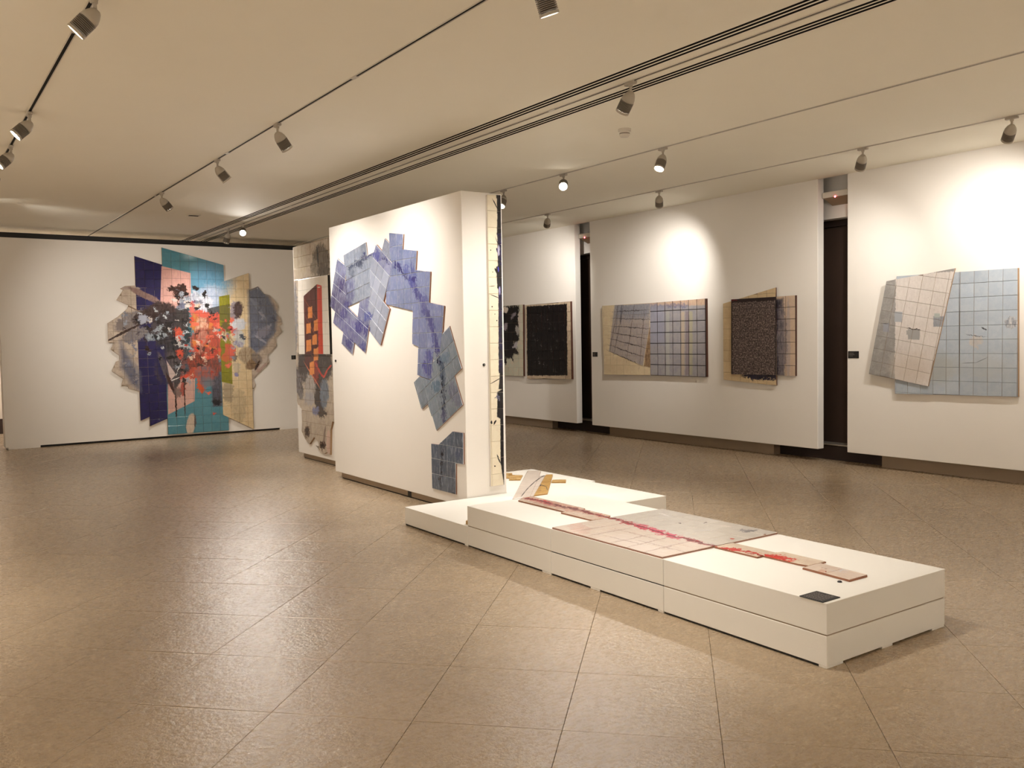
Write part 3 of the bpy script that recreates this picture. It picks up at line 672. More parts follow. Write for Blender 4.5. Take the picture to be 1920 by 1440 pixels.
# ---------------------------------------------------------------- 3. grey work with the red tower, second partition
fr = Frame('R', 4.60, (0, 11.3, .1)); off = .028
r = fr.root('red_tower_relief', 'tall grey-black tile work with a red and orange tower, on the rear partition', 'artwork')
TW = [(549.8, 463.5), (624, 442), (632, 795), (623, 789.8), (619.4, 806), (618.6, 853), (613.5, 848), (607.7, 851), (598, 843.7), (596.8, 827.7), (588.7, 819.7), (580, 832.8), (572, 823.3), (565.4, 810), (566, 791), (565.4, 762), (558.9, 759), (556.7, 752), (551.5, 540)]
smoke = [
    E(562, 490, 14, 30, 0, (176, 162, 140), (190, 178, 160), d=1), E(602, 486, 16, 28, 0, (134, 124, 110), (84, 76, 68), d=2), E(590, 500, 8, 14, 0, (120, 112, 100), (160, 150, 136), d=2), S(594, 462, 597, 500, 2.4, (60, 52, 46), d=1), E(607, 508, 12, 9, 0, (74, 64, 54), (110, 100, 90), d=2),
    E(553, 600, 5, 70, 0, (122, 124, 134), (160, 152, 146), d=2), E(590, 690, 34, 30, 0, (44, 35, 33), (84, 74, 72), d=2), E(575, 700, 12, 20, 0, (50, 42, 42), (110, 102, 100), d=2), E(560, 720, 7, 30, -10, (70, 62, 62), (130, 124, 124), d=2),
    E(598, 742, 9, 38, -6, (34, 24, 22), (60, 50, 48), d=2), E(608, 738, 8, 26, 0, (124, 136, 152), (96, 104, 118), d=2), E(582, 725, 10, 24, 0, (188, 180, 172), (142, 134, 130), d=2), E(580, 748, 10, 12, 0, (158, 158, 164), d=2, a=.7),
    E(592, 770, 7, 8, 0, (120, 124, 156), d=2), E(604, 775, 9, 8, 0, (70, 58, 52), d=2), E(576, 808, 5, 12, 5, (96, 76, 66), d=2), E(576, 808, 2.6, 7, 5, (52, 34, 30), d=2), E(605, 836, 6, 8, 5, (84, 64, 58), d=2), E(605, 836, 3, 5, 0, (46, 28, 26), d=2),
    S(610, 800, 607, 830, 3.5, (128, 110, 100), d=1, a=.8), E(616, 830, 4, 24, 0, (206, 178, 164), d=1), S(571, 660, 619, 661, 5, (40, 28, 26), d=1),
    G([(558.9, 664), (620, 664), (621, 692), (561, 700)], (46, 36, 34), (74, 62, 60), d=1, s=.03),
    G([(558.8, 525), (614.4, 515.6), (619, 663.8), (561, 663.8)], (240, 234, 224), d=0),
    G([(594, 533.1), (603.1, 535.6), (605.9, 663.8), (597, 663.8)], (206, 58, 36), (214, 70, 40), d=0),
    G([(569.4, 555), (594, 533), (598.2, 724.9), (572, 682)], (70, 26, 22), (96, 34, 28), d=0),
    E(588, 640, 9, 60, 0, (92, 34, 30), (60, 24, 22), d=2, a=.7), E(592, 695, 5, 22, 0, (160, 56, 34), (110, 34, 28), d=2),
    S(570, 560, 594, 600, .8, (160, 90, 60), d=0, s=.3), S(571, 590, 597, 640, .8, (150, 80, 56), d=0, s=.3), S(572, 682, 598.2, 724.9, 1.6, (206, 120, 90), d=0, s=.3), S(571, 640, 597, 690, .8, (140, 70, 50), d=0, s=.3),
    S(595.5, 539, 600.5, 538.6, 2.2, (240, 226, 214), d=0)]
for x, y, w, h in ((581.4, 585.8, 4.2, 10.5), (578.6, 615.2, 4.2, 9.5), (592.4, 610.2, 4, 10.5), (578.9, 647.5, 4.6, 11), (590, 637, 4.4, 9.5), (592.5, 664.5, 4.4, 11.5), (584.9, 690.5, 4.2, 12)):
    smoke.append(G([(x - w, y - h + 1.5), (x + w, y - h - 1), (x + w, y + h - 1.5), (x - w, y + h + 1)], (234, 152, 76), (218, 124, 60), d=1))
smoke += [S(591, 680, 602, 702, 3, (190, 60, 46)), S(602, 702, 607, 708, 3.4, (186, 58, 46)), S(607, 708, 613, 695, 3, (196, 70, 56)), S(613, 695, 621, 685, 3, (196, 70, 56))]
m = painter('tower_glaze', fr, off, (196, 182, 164), smoke, rough=.16, bump=.2, base2=(178, 164, 148), vary=.05)
P = fr.poly(TW, off)
bd = board(r, P, -off + .006, -.001, GROUT_SAND, M_WOOD)
tiles(r, P, fr.loc(549.8, 463.5, off), 0, m, -off, -off + .006, edge=M_WOOD, tilt=.006, parent=bd)
ctr = fr.poly([(558.75, 525), (614.4, 515.6), (619, 664), (561, 664)], off + .03)
m2 = painter('tower_panel_glaze', fr, off + .034, (240, 234, 224), [s for s in smoke if s[0] == 'G' and s[1][0][0] > 562 or s[0] == 'E' and 570 < s[1][0] < 602 and s[2][0][0] > 60 and s[1][1] > 530 and s[1][1] < 664 or s[0] == 'G' and s[1][0][0] > 574], rough=.3, bump=.1, base2=(236, 230, 220), vary=.02)
bd2 = board(r, ctr, -off - .030, -off - .001, GROUT_DARK, M_BLACK, 'white_panel')
tiles(r, ctr, fr.loc(558.75, 525, off + .03), 0, m2, -off - .034, -off - .030, edge=M_BLACK, tilt=.002, parent=bd2, gap=.0012)

# ---------------------------------------------------------------- 4. tall tile strip on the partition end
fr = Frame('B', 6.88, (4.57, 0, .25)); off = .03
r = fr.root('tile_strip', 'tall narrow cream tile strip with ragged black paint down one side, on partition end', 'artwork')
ST = [(913.6, 364.8), (939.3, 366), (945.6, 909), (921.4, 912)]
K1 = (12, 8, 18); K2 = (26, 16, 62)
drip = [
    G([(930.5, 360), (945, 360), (945, 372), (930.5, 372)], K1, d=3), G([(931.5, 370), (945, 370), (945, 400), (932, 400)], K1, d=3), G([(932.5, 398), (945, 398), (945, 440), (931.5, 440)], K1, d=3), G([(932, 438), (946, 438), (946, 500), (933.5, 500)], K1, K2, d=3),
    G([(930.5, 500), (947, 495), (947, 560), (932.5, 540)], K1, d=3), G([(934.5, 538), (948, 538), (948, 700), (935, 700)], K2, K1, d=3), G([(937, 698), (948, 698), (948, 730), (935, 730)], K1, d=3),
    G([(932.5, 735), (948, 725), (948, 790), (932, 782)], K1, d=3), G([(938, 780), (948, 780), (948, 870), (938.5, 870)], K1, d=3), G([(938.5, 866), (948, 866), (948, 915), (944.5, 908)], K1, d=3),
    S(924, 374, 933, 392, 1.6, K1, d=3, s=.3), S(931, 465, 936, 480, 3, K2, d=3), S(928, 503, 935, 515, 4, K1, d=3), S(919, 552, 936, 559, 1.2, K1, d=0, s=.3), S(918, 537, 928, 536, 1, (60, 50, 46), d=0, s=.3), S(929, 445, 935, 462, 1, (90, 80, 76), d=0, s=.3),
    S(919, 720, 942, 707, 1.2, K1, d=0, s=.3), S(921, 789, 922, 795, 2.6, K1, d=3), S(926, 796, 930, 788, 2.6, K1, d=3), E(928, 874, 1.6, 1.2, 0, K1, d=0), E(920, 469, 1, 1, 0, K1, d=0), E(924, 510, .8, .8, 0, K1, d=0), E(922.5, 575, 1.2, 1.2, 0, K1, d=0), E(928, 589, .9, .9, 0, K1, d=0), E(931.5, 601, 1, 1.2, 0, K1, d=0),
    S(932, 853, 938, 868, 2, K1, d=3), E(933, 745, 3, 5, 0, (90, 90, 110), d=2), E(937, 545, 1.6, 8, 0, (150, 146, 190), d=3), E(935, 470, 2, 10, 0, (190, 186, 214), d=3, a=.8), E(934.5, 505, 1.2, 5, 0, (70, 64, 160), d=3)]
m = painter('strip_glaze', fr, off, (232, 222, 198), drip, rough=.25, bump=.15, base2=(226, 214, 190), vary=.05)
P = fr.poly(ST, off)
bd = board(r, P, -off + .006, -.001, plain('cream_grout', (196, 184, 160), .8), M_WALL)
tiles(r, P, fr.loc(913.6, 394.5, off), 0, m, -off, -off + .006, edge=m, tilt=.003, parent=bd, size=.152)

# ---------------------------------------------------------------- 5. paintings on the right wall
off = .045
def wall_art(name, label, y, z):
    f = Frame('R', PX, (0, y, z)); f.root(name, label, 'painting', None); return f
# two black paintings
def gloss_glints(t, P0, W, col, tx, tx2):  # pale glints of the glossy black paint, put into the colour
    mp = t.n('ShaderNodeMapping', {'Rotation': (0, 0, .9), 'Scale': (1.0, .35, 1)}); t.t.links.new(W[2], mp.inputs[0])
    return t.mix(t.ramp(t.noise(mp.outputs[0], 30.0, 2.0), .665, .70, 0, .75), col, lin((150, 138, 140)))
fr = wall_art('black_painting', 'painting of solid black brushwork with rough edges on pale tile, beside the first wall gap', 12.5, .9)
m = painter('black_brushwork', fr, off, (206, 188, 160), [G([(987.5, 574.5), (1063, 569.5), (1064, 704), (989, 704.5)], (8, 5, 9), d=1, s=.008, n=.06)], rough=.32, bump=.7, bsc=24, base2=(186, 164, 144), vary=.05, spec=.22, tex=gloss_glints)
P = fr.poly([(984.4, 572.2), (1069, 565), (1071.7, 711), (988.3, 710)], off)
bd = board(fr.r, P, -off + .006, -.001, GROUT_DARK, M_DARKEDGE); tiles(fr.r, P, fr.loc(984.4, 572.2, off), 0, m, -off, -off + .006, edge=M_DARKEDGE, size=.165, parent=bd, tilt=.01)
fr = wall_art('black_painting', 'painting of black swirling strokes over pale green tile, partly hidden behind the partition', 14.0, .93)
fern = [G([(900, 574), (974, 572), (973, 640), (900, 668)], (12, 9, 15), d=2, s=.02, n=.3), E(948, 655, 20, 18, 0, (14, 10, 16), d=2, n=.25), S(946, 650, 972, 662, 8, (20, 16, 22), d=2), S(944, 670, 950, 684, 5, (20, 16, 22), d=2), S(955, 660, 962, 678, 4, (24, 20, 26), d=2),
        E(962, 592, 8, 3, -50, (150, 140, 150), d=2, a=.8), E(948, 612, 3, 8, 20, (170, 160, 170), d=2, a=.8), E(966, 648, 8, 3, -60, (176, 170, 176), d=2), E(948, 580, 5, 6, -30, (226, 214, 200), d=2), E(970, 620, 4, 8, 0, (190, 184, 180), d=2, a=.7), E(974, 600, 3, 14, 0, (206, 196, 184), d=2)]
m = painter('black_fern_brushwork', fr, off, (196, 198, 180), fern, rough=.32, bump=.6, bsc=24, base2=(206, 196, 176), vary=.05, spec=.22)
pA = fr.loc(980, 571, off); pB = fr.loc(981, 705.5, off)
P = [(pA[0] - 1.32, pA[1]), pA, pB, (pB[0] - 1.32, pB[1])]
bd = board(fr.r, P, -off + .006, -.001, GROUT_SAND, M_DARKEDGE); tiles(fr.r, P, pA, 0, m, -off, -off + .006, edge=M_DARKEDGE, size=.165, parent=bd, tilt=.01)

# grid diptych
fr = wall_art('grid_painting', 'wide grey-blue tile painting with dark grid lines, on the middle wall', 9.9, 1.0)
TL, TM, TR, BR, BM, BL2 = (1128.6, 573.5), (1218.6, 568.2), (1322.8, 559.7), (1324.0, 707), (1219.3, 703.5), (1132.6, 702.4)
c3 = lambda X, Y: (1120 + X / 8.726, 550 + Y / 8.726)
sheet = [c3(285, 190), c3(860, 150), c3(850, 560), c3(745, 1185), c3(190, 945)]
lay = [E(1160, 685, 30, 16, 0, (204, 184, 150), d=1, a=.5), G(sheet, (178, 166, 158), (158, 150, 150), d=0),
       G([c3(300, 185), c3(860, 150), c3(850, 400), c3(270, 400)], (150, 152, 162), (126, 128, 138), d=2, s=.05, a=.8), S(*c3(400, 200), *c3(380, 480), 3, (84, 88, 104), d=1, a=.7), S(*c3(335, 200), *c3(300, 640), 2, (108, 106, 112), d=1, a=.6),
       G([c3(865, 545), c3(865, 1215), c3(745, 1190), c3(800, 880), c3(835, 600)], (168, 140, 108), (110, 84, 62), d=0, s=.006)]
def gridline(pa, pb, w=1.3, c=(46, 36, 36)):
    return S(*c3(*pa), *c3(*pb), w, c, d=1, s=.35, a=.9)
for (a, b) in (((290, 298), (800, 272)), ((265, 412), (845, 428)), ((250, 536), (840, 580)), ((240, 640), (800, 742)), ((222, 745), (800, 895)), ((208, 850), (765, 1045)), ((192, 945), (700, 1172))): lay.append(gridline(a, b))
for (a, b) in (((430, 195), (275, 975)), ((610, 180), (480, 1060)), ((340, 200), (210, 900)), ((770, 270), (690, 1150))): lay.append(gridline(a, b, .8, (84, 70, 64)))
m = painter('grid_sheet_glaze', fr, off, (222, 206, 172), lay, rough=.35, bump=.15, base2=(214, 194, 160), vary=.04)
P = fr.poly([TL, TM, BM, BL2], off)
bd = board(fr.r, P, -off + .006, -.001, plain('pale_sand_grout', (186, 166, 132), .8), M_DARKEDGE)
tiles(fr.r, P, fr.loc(*BL2, off), 0, m, -off, -off + .006, edge=M_DARKEDGE, size=.158, parent=bd, gap=.002)
lay = [G([c3(860, 160), c3(1770, 80), c3(1770, 190), c3(860, 215)], (206, 182, 154), (190, 158, 140), d=1, s=.012), G([c3(860, 195), c3(1480, 175), c3(1480, 215), c3(860, 235)], (96, 98, 132), (120, 122, 150), d=2, s=.02, a=.8),
       G([c3(860, 215), c3(1100, 210), c3(1100, 820), c3(860, 820)], (150, 152, 168), (160, 160, 178), d=1, s=.05, a=.8)]
for xx, cc in ((1400, (190, 172, 148)), (1530, (176, 170, 138)), (1150, (176, 176, 170)), (1470, (136, 122, 128))): lay.append(G([c3(xx - 28, 290), c3(xx + 28, 290), c3(xx + 28, 1340), c3(xx - 28, 1340)], cc, d=1, s=.01, a=.75))
m = painter('grid_glaze', fr, off, (150, 148, 156), lay, rough=.4, bump=.2, base2=(164, 160, 162), vary=.06)
P = fr.poly([TM, TR, BR, BM], off)
bd = board(fr.r, P, -off + .007, -.001, GROUT_DARK, M_DARKEDGE); pR = fr.loc(*TR, off)
tiles(fr.r, P, fr.loc(*BM, off), 0, m, -off, -off + .006, edge=M_DARKEDGE, size=(pR[0] - fr.loc(*TM, off)[0]) / 7, parent=bd, gap=.0095)

# dark speckled painting
fr = wall_art('dark_speckled_painting', 'dark brown speckled panel over offset cream tile boards, on the middle wall', 8.0, .95)
o1, o2, o3 = .030, .040, .060
m = painter('cream_board_glaze', fr, o2, (206, 184, 146), [E(1430, 705, 40, 7, 3, (20, 18, 44), (44, 40, 60), d=2)], rough=.35, bump=.1, base2=(198, 174, 138), vary=.05)
P = fr.poly([(1354.9, 569.6), (1454.2, 539), (1455.6, 723), (1356.3, 712)], o2)
bd = board(fr.r, P, -o2 + .006, -.020, GROUT_SAND, M_DARKEDGE); tiles(fr.r, P, fr.loc(1454.8, 636, o2), 0, m, -o2, -o2 + .006, edge=M_DARKEDGE, parent=bd)
m = painter('ink_board_glaze', fr, o1, (204, 182, 160), [G([(1440, 562), (1468, 560), (1470, 704), (1440, 704)], (34, 30, 40), (96, 90, 100), d=1, s=.02, n=.1), E(1466, 640, 9, 70, 0, (96, 92, 102), (150, 140, 142), d=2, a=.7), E(1478, 640, 4, 80, 0, (150, 146, 156), d=1, a=.5)], rough=.35, bump=.15, base2=(196, 172, 150), vary=.05)
P = fr.poly([(1440, 557.5), (1491.7, 553.6), (1491.7, 705), (1440, 703.5)], o1)
bd = board(fr.r, P, -o1 + .006, -.001, GROUT_DARK, M_DARKEDGE); tiles(fr.r, P, fr.loc(1491.0, 575.5, o1), 0, m, -o1, -o1 + .006, edge=M_DARKEDGE, parent=bd, gap=.005)
def speck(t, P0, W, col, tx, tx2):
    a = t.noise(P0, 85.0, 4.0, .75); b = t.noise(W[2], 40.0, 4.0)
    c = t.mix(t.ramp(a, .48, .60), col, lin((112, 98, 94))); c = t.mix(t.ramp(b, .55, .66, 0, .6), c, lin((44, 34, 34)))
    return c
def speck(t, P0, W, col, tx, tx2):
    a = t.noise(P0, 46.0, 4.0, .8); b = t.noise(W[2], 26.0, 4.0)
    c = t.mix(t.ramp(a, .47, .60), col, lin((150, 132, 124)))
    return t.mix(t.ramp(b, .52, .62, 0, .7), c, lin((34, 26, 28)))
DK = (26, 10, 14)
m = painter('speckled_dark', fr, o3, (64, 52, 52), [], rough=.6, bump=.5, bsc=90, base2=(52, 42, 44), vary=.04, tex=speck,
            post=[G([(1369, 558), (1455, 553), (1455, 563), (1369, 568.5)], DK, d=1, s=.006, n=.05), G([(1369, 560), (1373, 560), (1373, 705), (1369, 705)], DK, d=1, s=.004), E(1374, 563, 7, 2.5, -5, (96, 16, 20), d=2)])
P = fr.poly([(1370.8, 561.3), (1453.5, 556.4), (1453.5, 703.5), (1370.8, 701.5)], o3)
bd = board(fr.r, P, -o3 + .004, -o2 - .001, GROUT_DARK, M_BLACK, 'front_panel'); tiles(fr.r, P, fr.loc(1453.5, 556.4, o3), 0, m, -o3, -o3 + .004, edge=M_BLACK, parent=bd, gap=.0016, tilt=.003)

# pale blue diptych with slanted speckled sheet
fr = wall_art('pale_blue_painting', 'pale blue-grey tile painting with a slanted speckled sheet, on the right-hand wall', 5.3, .9)
o1, o2 = .040, .060
BIG = [(1680.8, 517.8), (1907.8, 502.2), (1907.8, 744), (1677.3, 738.3)]
lay = [E(1760, 690, 40, 26, 0, (176, 176, 168), d=2, a=.6, s=.4), E(1850, 690, 40, 24, 0, (182, 184, 182), d=2, a=.5, s=.4), E(1830, 640, 12, 12, 0, (206, 198, 190), (190, 188, 188), d=2), E(1896, 605, 13, 11, 0, (212, 210, 210), (120, 128, 142), d=2),
       S(1812, 627, 1848, 632, 1.2, (96, 98, 106), d=1, s=.3), E(1845, 616, 5, 1.4, 30, (70, 72, 80), d=1), S(1805, 681, 1830, 680, 1, (110, 114, 120), d=0, s=.3), S(1830, 680, 1850, 671, 1, (110, 114, 120), d=0, s=.3),
       S(1798.9, 505, 1798.5, 742, 1.4, (96, 96, 98), d=0, s=.2)]
def flecks(t, P0, W, col, tx, tx2):
    return t.mix(t.ramp(t.noise(P0, 60.0, 4.0, .8), .66, .72, 0, .35), col, lin((120, 122, 128)))
m = painter('pale_blue_glaze', fr, o1, (176, 188, 202), lay, rough=.45, bump=.15, base2=(186, 196, 206), vary=.07, tex=flecks, k=.88, sat=.9)
P = fr.poly(BIG, o1)
bd = board(fr.r, P, -o1 + .006, -.001, plain('grey_blue_grout', (128, 136, 146), .8), M_WOOD); tiles(fr.r, P, fr.loc(1798.7, 741, o1), 0, m, -o1, -o1 + .006, edge=M_WOOD, parent=bd, tilt=.003, gap=.003)
SH = [(1661.7, 527.3), (1790.5, 503), (1788.4, 511), (1739.8, 724.4), (1628.7, 701)]
c7 = lambda X, Y: (1620 + X / 5.76, 490 + Y / 5.76)
def specks(t, P0, W, col, tx, tx2):
    c = t.mix(t.ramp(t.noise(P0, 75.0, 4.0, .8), .62, .67, 0, .8), col, lin((96, 74, 62)))
    return c
lay = [G([c7(345, 160), c7(700, 125), c7(975, 108), c7(690, 1365), c7(330, 1290)], (222, 213, 206), (212, 202, 195), d=1, s=.004), E(*c7(500, 1150), 34, 26, 0, (204, 188, 172), d=2, a=.7, s=.5)]
SQ = lambda X, Y, w, h, *c: G([c7(X - w, Y - h), c7(X + w, Y - h * .9), c7(X + w * .9, Y + h), c7(X - w, Y + h * .9)], *c, d=3)
post = [SQ(540, 790, 66, 58, (160, 158, 156)), SQ(480, 770, 22, 24, (166, 162, 158)), SQ(815, 650, 66, 60, (158, 160, 166), (140, 144, 152)), SQ(790, 585, 30, 22, (176, 184, 178)), SQ(372, 600, 42, 58, (166, 170, 178)), SQ(240, 715, 34, 50, (150, 152, 162)), E(*c7(845, 655), 8, 5, 0, (150, 152, 158), d=3), S(*c7(470, 722), *c7(605, 742), 2, (60, 52, 50), d=1), S(*c7(205, 665), *c7(270, 672), 1.2, (70, 66, 66), d=1)]
m = painter('slanted_sheet_glaze', fr, o2, (146, 142, 138), lay, rough=.5, bump=.2, base2=(164, 160, 156), vary=.04, tex=specks, post=post, k=.9, sat=.85)
P = fr.poly(SH, o2)
bd = board(fr.r, P, -o2 + .005, -o1 - .001, plain('brown_grey_grout', (130, 116, 104), .8), M_WOOD, 'slanted_sheet')
a0 = fr.loc(*c7(345, 265), o2); a1 = fr.loc(*c7(930, 350), o2)
tiles(fr.r, P, fr.loc(*c7(345, 265), o2), math.atan2(a1[1] - a0[1], a1[0] - a0[0]), m, -o2, -o2 + .005, edge=M_WOOD, parent=bd, tilt=.002, gap=.0026, size=.15)
# small wall captions: black cards with faint lines of print
def caption(f, px, py, w, h, label):
    c = f.loc(px, py); q = f.root('caption_card', label, 'label')
    q.location = q.location + Vector(((0 if f.kind == 'R' else c[0]), (-c[0] if f.kind == 'R' else 0), c[1])) if f.kind != 'P' else q.location
    mb = MB(); slab_poly(mb, [(-w / 2, -h / 2), (w / 2, -h / 2), (w / 2, h / 2), (-w / 2, h / 2)], -.006, -.0005, .0012); mb.build('card', [M_BLACK, M_BLACK], q)
    mb = MB()
    for k in range(3):
        z = h * (.22 - .2 * k); mb.box(-w * .38, -w * .38 + w * random.uniform(.3, .65), -.0068, -.0062, z - .0035, z + .0015)
    mb.build('print_lines', plain('grey_print', (120, 112, 108), .7), q)
caption(Frame('R', PX, (0, 11.2, 0)), 1116, 664.5, .12, .075, 'small black caption card at left end of the middle wall')
caption(Frame('R', PX, (0, 6.4, 0)), 1600.5, 665, .145, .085, 'small black caption card at left end of the right-hand wall')
caption(Frame('B', BY, (5.9, 0, 0)), 550.5, 670, .085, .075, 'small black caption card on back wall beside rear partition')

# ---------------------------------------------------------------- low plinths on the floor
M_POD = plain('plinth_white_paint', (234, 230, 222), .6, bump=.1, bscale=110, var=.05)
def mod_label(a): return a
PM = 1.07
def module(x0, x1, y0, y1, z0, z1, label, lower=True, gapmat=None, blocks=()):
    cx, cy = (x0 + x1) / 2, (y0 + y1) / 2
    r = empty('plinth_module', (cx, cy, z0)); tag(r, label, 'plinth')
    hx, hy = (x1 - x0) / 2 - .001, (y1 - y0) / 2 - .001; h = z1 - z0
    g = .012 if lower else .007
    mb = MB(); mb.bbox(-hx, hx, -hy, hy, g, h, .002); mb.build('box', M_POD, r)
    if lower:
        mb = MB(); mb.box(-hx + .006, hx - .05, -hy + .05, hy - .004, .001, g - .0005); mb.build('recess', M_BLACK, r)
        for a, c in ((-hx + .002, -hx + .13), (-.06, .03), (hx - .12, hx - .002)):
            mb = MB(); mb.bbox(a, c, -hy + .002, -hy + .048, 0, g, .001); mb.build('foot', M_POD, r)
        for yy in blocks:
            mb = MB(); mb.bbox(-hx + .001, -hx + .0055, yy - cy - .045, yy - cy + .045, 0, g, .001); mb.build('foot', M_POD, r)
    else:
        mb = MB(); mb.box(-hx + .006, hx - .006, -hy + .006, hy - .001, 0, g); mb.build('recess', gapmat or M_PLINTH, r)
    return r
ys = [2.585, 3.685, 4.76, 5.83, 6.87]
XL, XR, XFR = 3.59, 4.625, 5.70
ordn = ['nearest', 'second nearest', 'third nearest', 'farthest']
low = ['nearest white module of the lower tier, under the black card', 'lower tier module under the big square tile panel', 'lower tier module under the paint-streaked strip', 'open lower tier module against the partition, left of the gold pieces']
up = ['upper tier module at the near end, holding the black card', 'upper tier module covered by the big square tile panel', 'upper tier module at the far end, beneath the red-streaked strip']
for k in range(4): module(XL, XR, ys[k], ys[k + 1], 0, .158, low[k], blocks={1: (4.30,), 2: (4.82,)}.get(k, ()))
module(XR, XFR, 5.80, 6.87, 0, .158, 'low white module jutting right at the podium bend')
module(XR + .06, XFR + .06, 6.87, 7.97, 0, .158, 'farthest low white module, beside the partition under the gold planks')
for k in range(3): module(XL, XR, ys[k], ys[k + 1], .158, .318, up[k], lower=False, gapmat=M_BLACK if k == 1 else None)

# pieces lying on the plinths
def floor_piece(name, label, z, pts, mat_args, org, angd, thick=.012, edge=None, size=.15, gap=.003, group=None, world=False, grout=None, tilt=.002, **kw):
    c = [sum(q[0] for q in pts) / len(pts), sum(q[1] for q in pts) / len(pts)]
    f = Frame('P', z, (c[0], c[1], 0)) if world else None
    q = f.root(name, label, 'tile panel', group)
    P = [(a - c[0], b - c[1]) for a, b in pts]
    m = painter(*mat_args[:1], f, thick, *mat_args[1:], **kw)
    bd = board(q, P, -thick + .004, -.0005, grout or GROUT_SAND, edge or M_TERRA, 'backing')
    tiles(q, P, (org[0] - c[0], org[1] - c[1]), R_(angd), m, -thick, -thick + .004, edge=edge or M_TERRA, size=size, gap=gap, parent=bd, tilt=tilt)
    return f
RD, RD2, RD3 = (186, 44, 66), (150, 28, 44), (206, 70, 80)
zt = .318
# streak drawn as photo points along the strip
ln = [(985, 934), (1010, 938), (1035, 945), (1060, 951), (1090, 957), (1115, 964), (1140, 970), (1165, 976), (1190, 984), (1220, 992), (1250, 1002), (1275, 1008), (1300, 1014), (1325, 1020), (1346, 1024.5)]
streak = []
for (a, b), w, c in zip(zip(ln[:-1], ln[1:]), (4, 5, 4.5, 4, 5, 4, 3.5, 5, 7, 8, 7, 4, 4, 3), ((190, 90, 80), (196, 60, 72), (120, 60, 56), (110, 56, 50), (130, 50, 44), (190, 70, 60), (186, 70, 70), RD, RD, RD, RD, RD2, RD2, RD2)):
    streak.append(S(*a, *b, w, c, (150, 60, 64) if w < 6 else (206, 80, 110), d=2, s=.2)); streak.append(S(*a, *b, 1.2, (104, 26, 34), d=1, s=.3))
pts = [(XL + .004, 3.695), (XR - .006, 3.695), (XR - .006, 4.745), (XL + .004, 4.745)]
lay = [G([(1036, 990), (1130, 972), (1346, 1025), (1241, 1048)], (222, 206, 192), (210, 190, 176), d=1, s=.02, a=.8), E(1085, 990, 22, 10, 15, (210, 178, 164), d=2, a=.8), E(1190, 1020, 60, 14, 14, (232, 220, 212), d=2, a=.6, s=.5)]
for a, b in (((1077, 996), (1150, 985)), ((1110, 1003), (1180, 990)), ((1145, 1018), (1215, 1003)), ((1180, 1025), (1270, 1003)), ((1200, 1037), (1300, 1013)), ((1152, 991), (1235, 1012)), ((1190, 1012), (1290, 1036)), ((1130, 1003), (1200, 1020))): lay.append(S(*a, *b, 1.1, (176, 156, 146), d=1, s=.4, a=.8))
lay += [E(1400, 995, 14, 2.5, 0, (150, 146, 146), d=2), S(1395, 998, 1422, 993, 1.4, (140, 136, 136), d=1), E(1275, 981, 2, 1, 0, (120, 110, 106), d=1), E(1373, 1010, 3, 1, 0, (196, 110, 96), d=1), E(1322, 980, 3, 1, -20, (130, 120, 116), d=1), S(1300, 995, 1335, 994, 1, (200, 196, 192), d=1), S(1235, 962, 1255, 968, 1.2, (228, 222, 216), d=1), S(1340, 984, 1372, 988, 1, (226, 214, 206), d=1), E(1435, 1002, 3, 1, 0, (140, 100, 80), d=1)]
floor_piece('square_panel', 'large square glossy tile panel with a red streak, lying across the upper tier', zt, pts, ('podium_panel_glaze', (208, 200, 190), lay + streak), (XL + .004, 3.695), 0, edge=M_TERRA, world=True, rough=.16, bump=.1, base2=(200, 192, 182), vary=.02, tilt=.0012, gap=.0012, grout=plain('pale_panel_grout', (196, 186, 176), .6))
pts = [(4.0, 5.72), (4.0, 5.12), (3.96, 5.12), (3.96, 4.755), (4.10, 4.755), (4.16, 4.80), (4.16, 5.12), (4.19, 5.12), (4.19, 5.80), (4.10, 5.80)]
floor_piece('tile_strip', 'narrow pale tile strip with red-brown streak, running to far end of upper tier', zt, pts, ('streak_strip_glaze', (216, 196, 180), [S(985, 934, 1100, 960, 10, (206, 150, 134), (196, 170, 150), d=2, a=.8)] + streak), (4.0, 4.755), 0, edge=M_TERRA, world=True, rough=.22, bump=.15, base2=(204, 180, 160), vary=.03, gap=.0016)
s2 = [S(1350, 1026, 1400, 1034, 5, (206, 70, 60), (180, 44, 48), d=2), S(1395, 1032, 1425, 1040, 4, (150, 40, 40), (190, 60, 50), d=2), S(1420, 1040, 1432, 1042, 2, (150, 40, 36), d=1), S(1440, 1042, 1478, 1049, 6, (206, 56, 44), (180, 40, 36), d=2), S(1450, 1040, 1495, 1050, 3, (196, 60, 48), d=2), S(1462, 1052, 1490, 1052, 2.5, (206, 70, 54), d=1)]
pts = [(4.02, 3.685), (4.02, 3.36), (4.07, 3.36), (4.07, 3.12), (4.08, 3.055), (4.235, 3.055), (4.235, 3.34), (4.18, 3.36), (4.18, 3.685)]
floor_piece('tile_strip', 'narrow pale tile strip with bright red streak, on near half of upper tier', zt, pts, ('short_strip_glaze', (216, 198, 178), s2), (4.08, 3.055), 0, edge=M_TERRA, world=True, rough=.25, bump=.15, base2=(206, 184, 164), vary=.03, gap=.0016)
pts = [(4.0, 2.745), (4.155, 2.745), (4.17, 3.045), (4.02, 3.05)]
floor_piece('tile_slab', 'short loose pale tile slab nearest the black card', zt, pts, ('end_slab_glaze', (214, 194, 178), [E(1545, 1070, 8, 3, 0, (206, 170, 150), d=2), E(1550, 1072, 2, 1, 0, (150, 60, 44), d=1), E(1548, 1066, 3, 1, 0, (120, 90, 80), d=2), E(1575, 1069, 8, 4, 0, (200, 196, 200), d=2, a=.7)]), (4.0, 2.745), 0, edge=M_TERRA, world=True, rough=.25, bump=.12, base2=(206, 186, 170), vary=.03, gap=.0016, thick=.014)
zl = .158
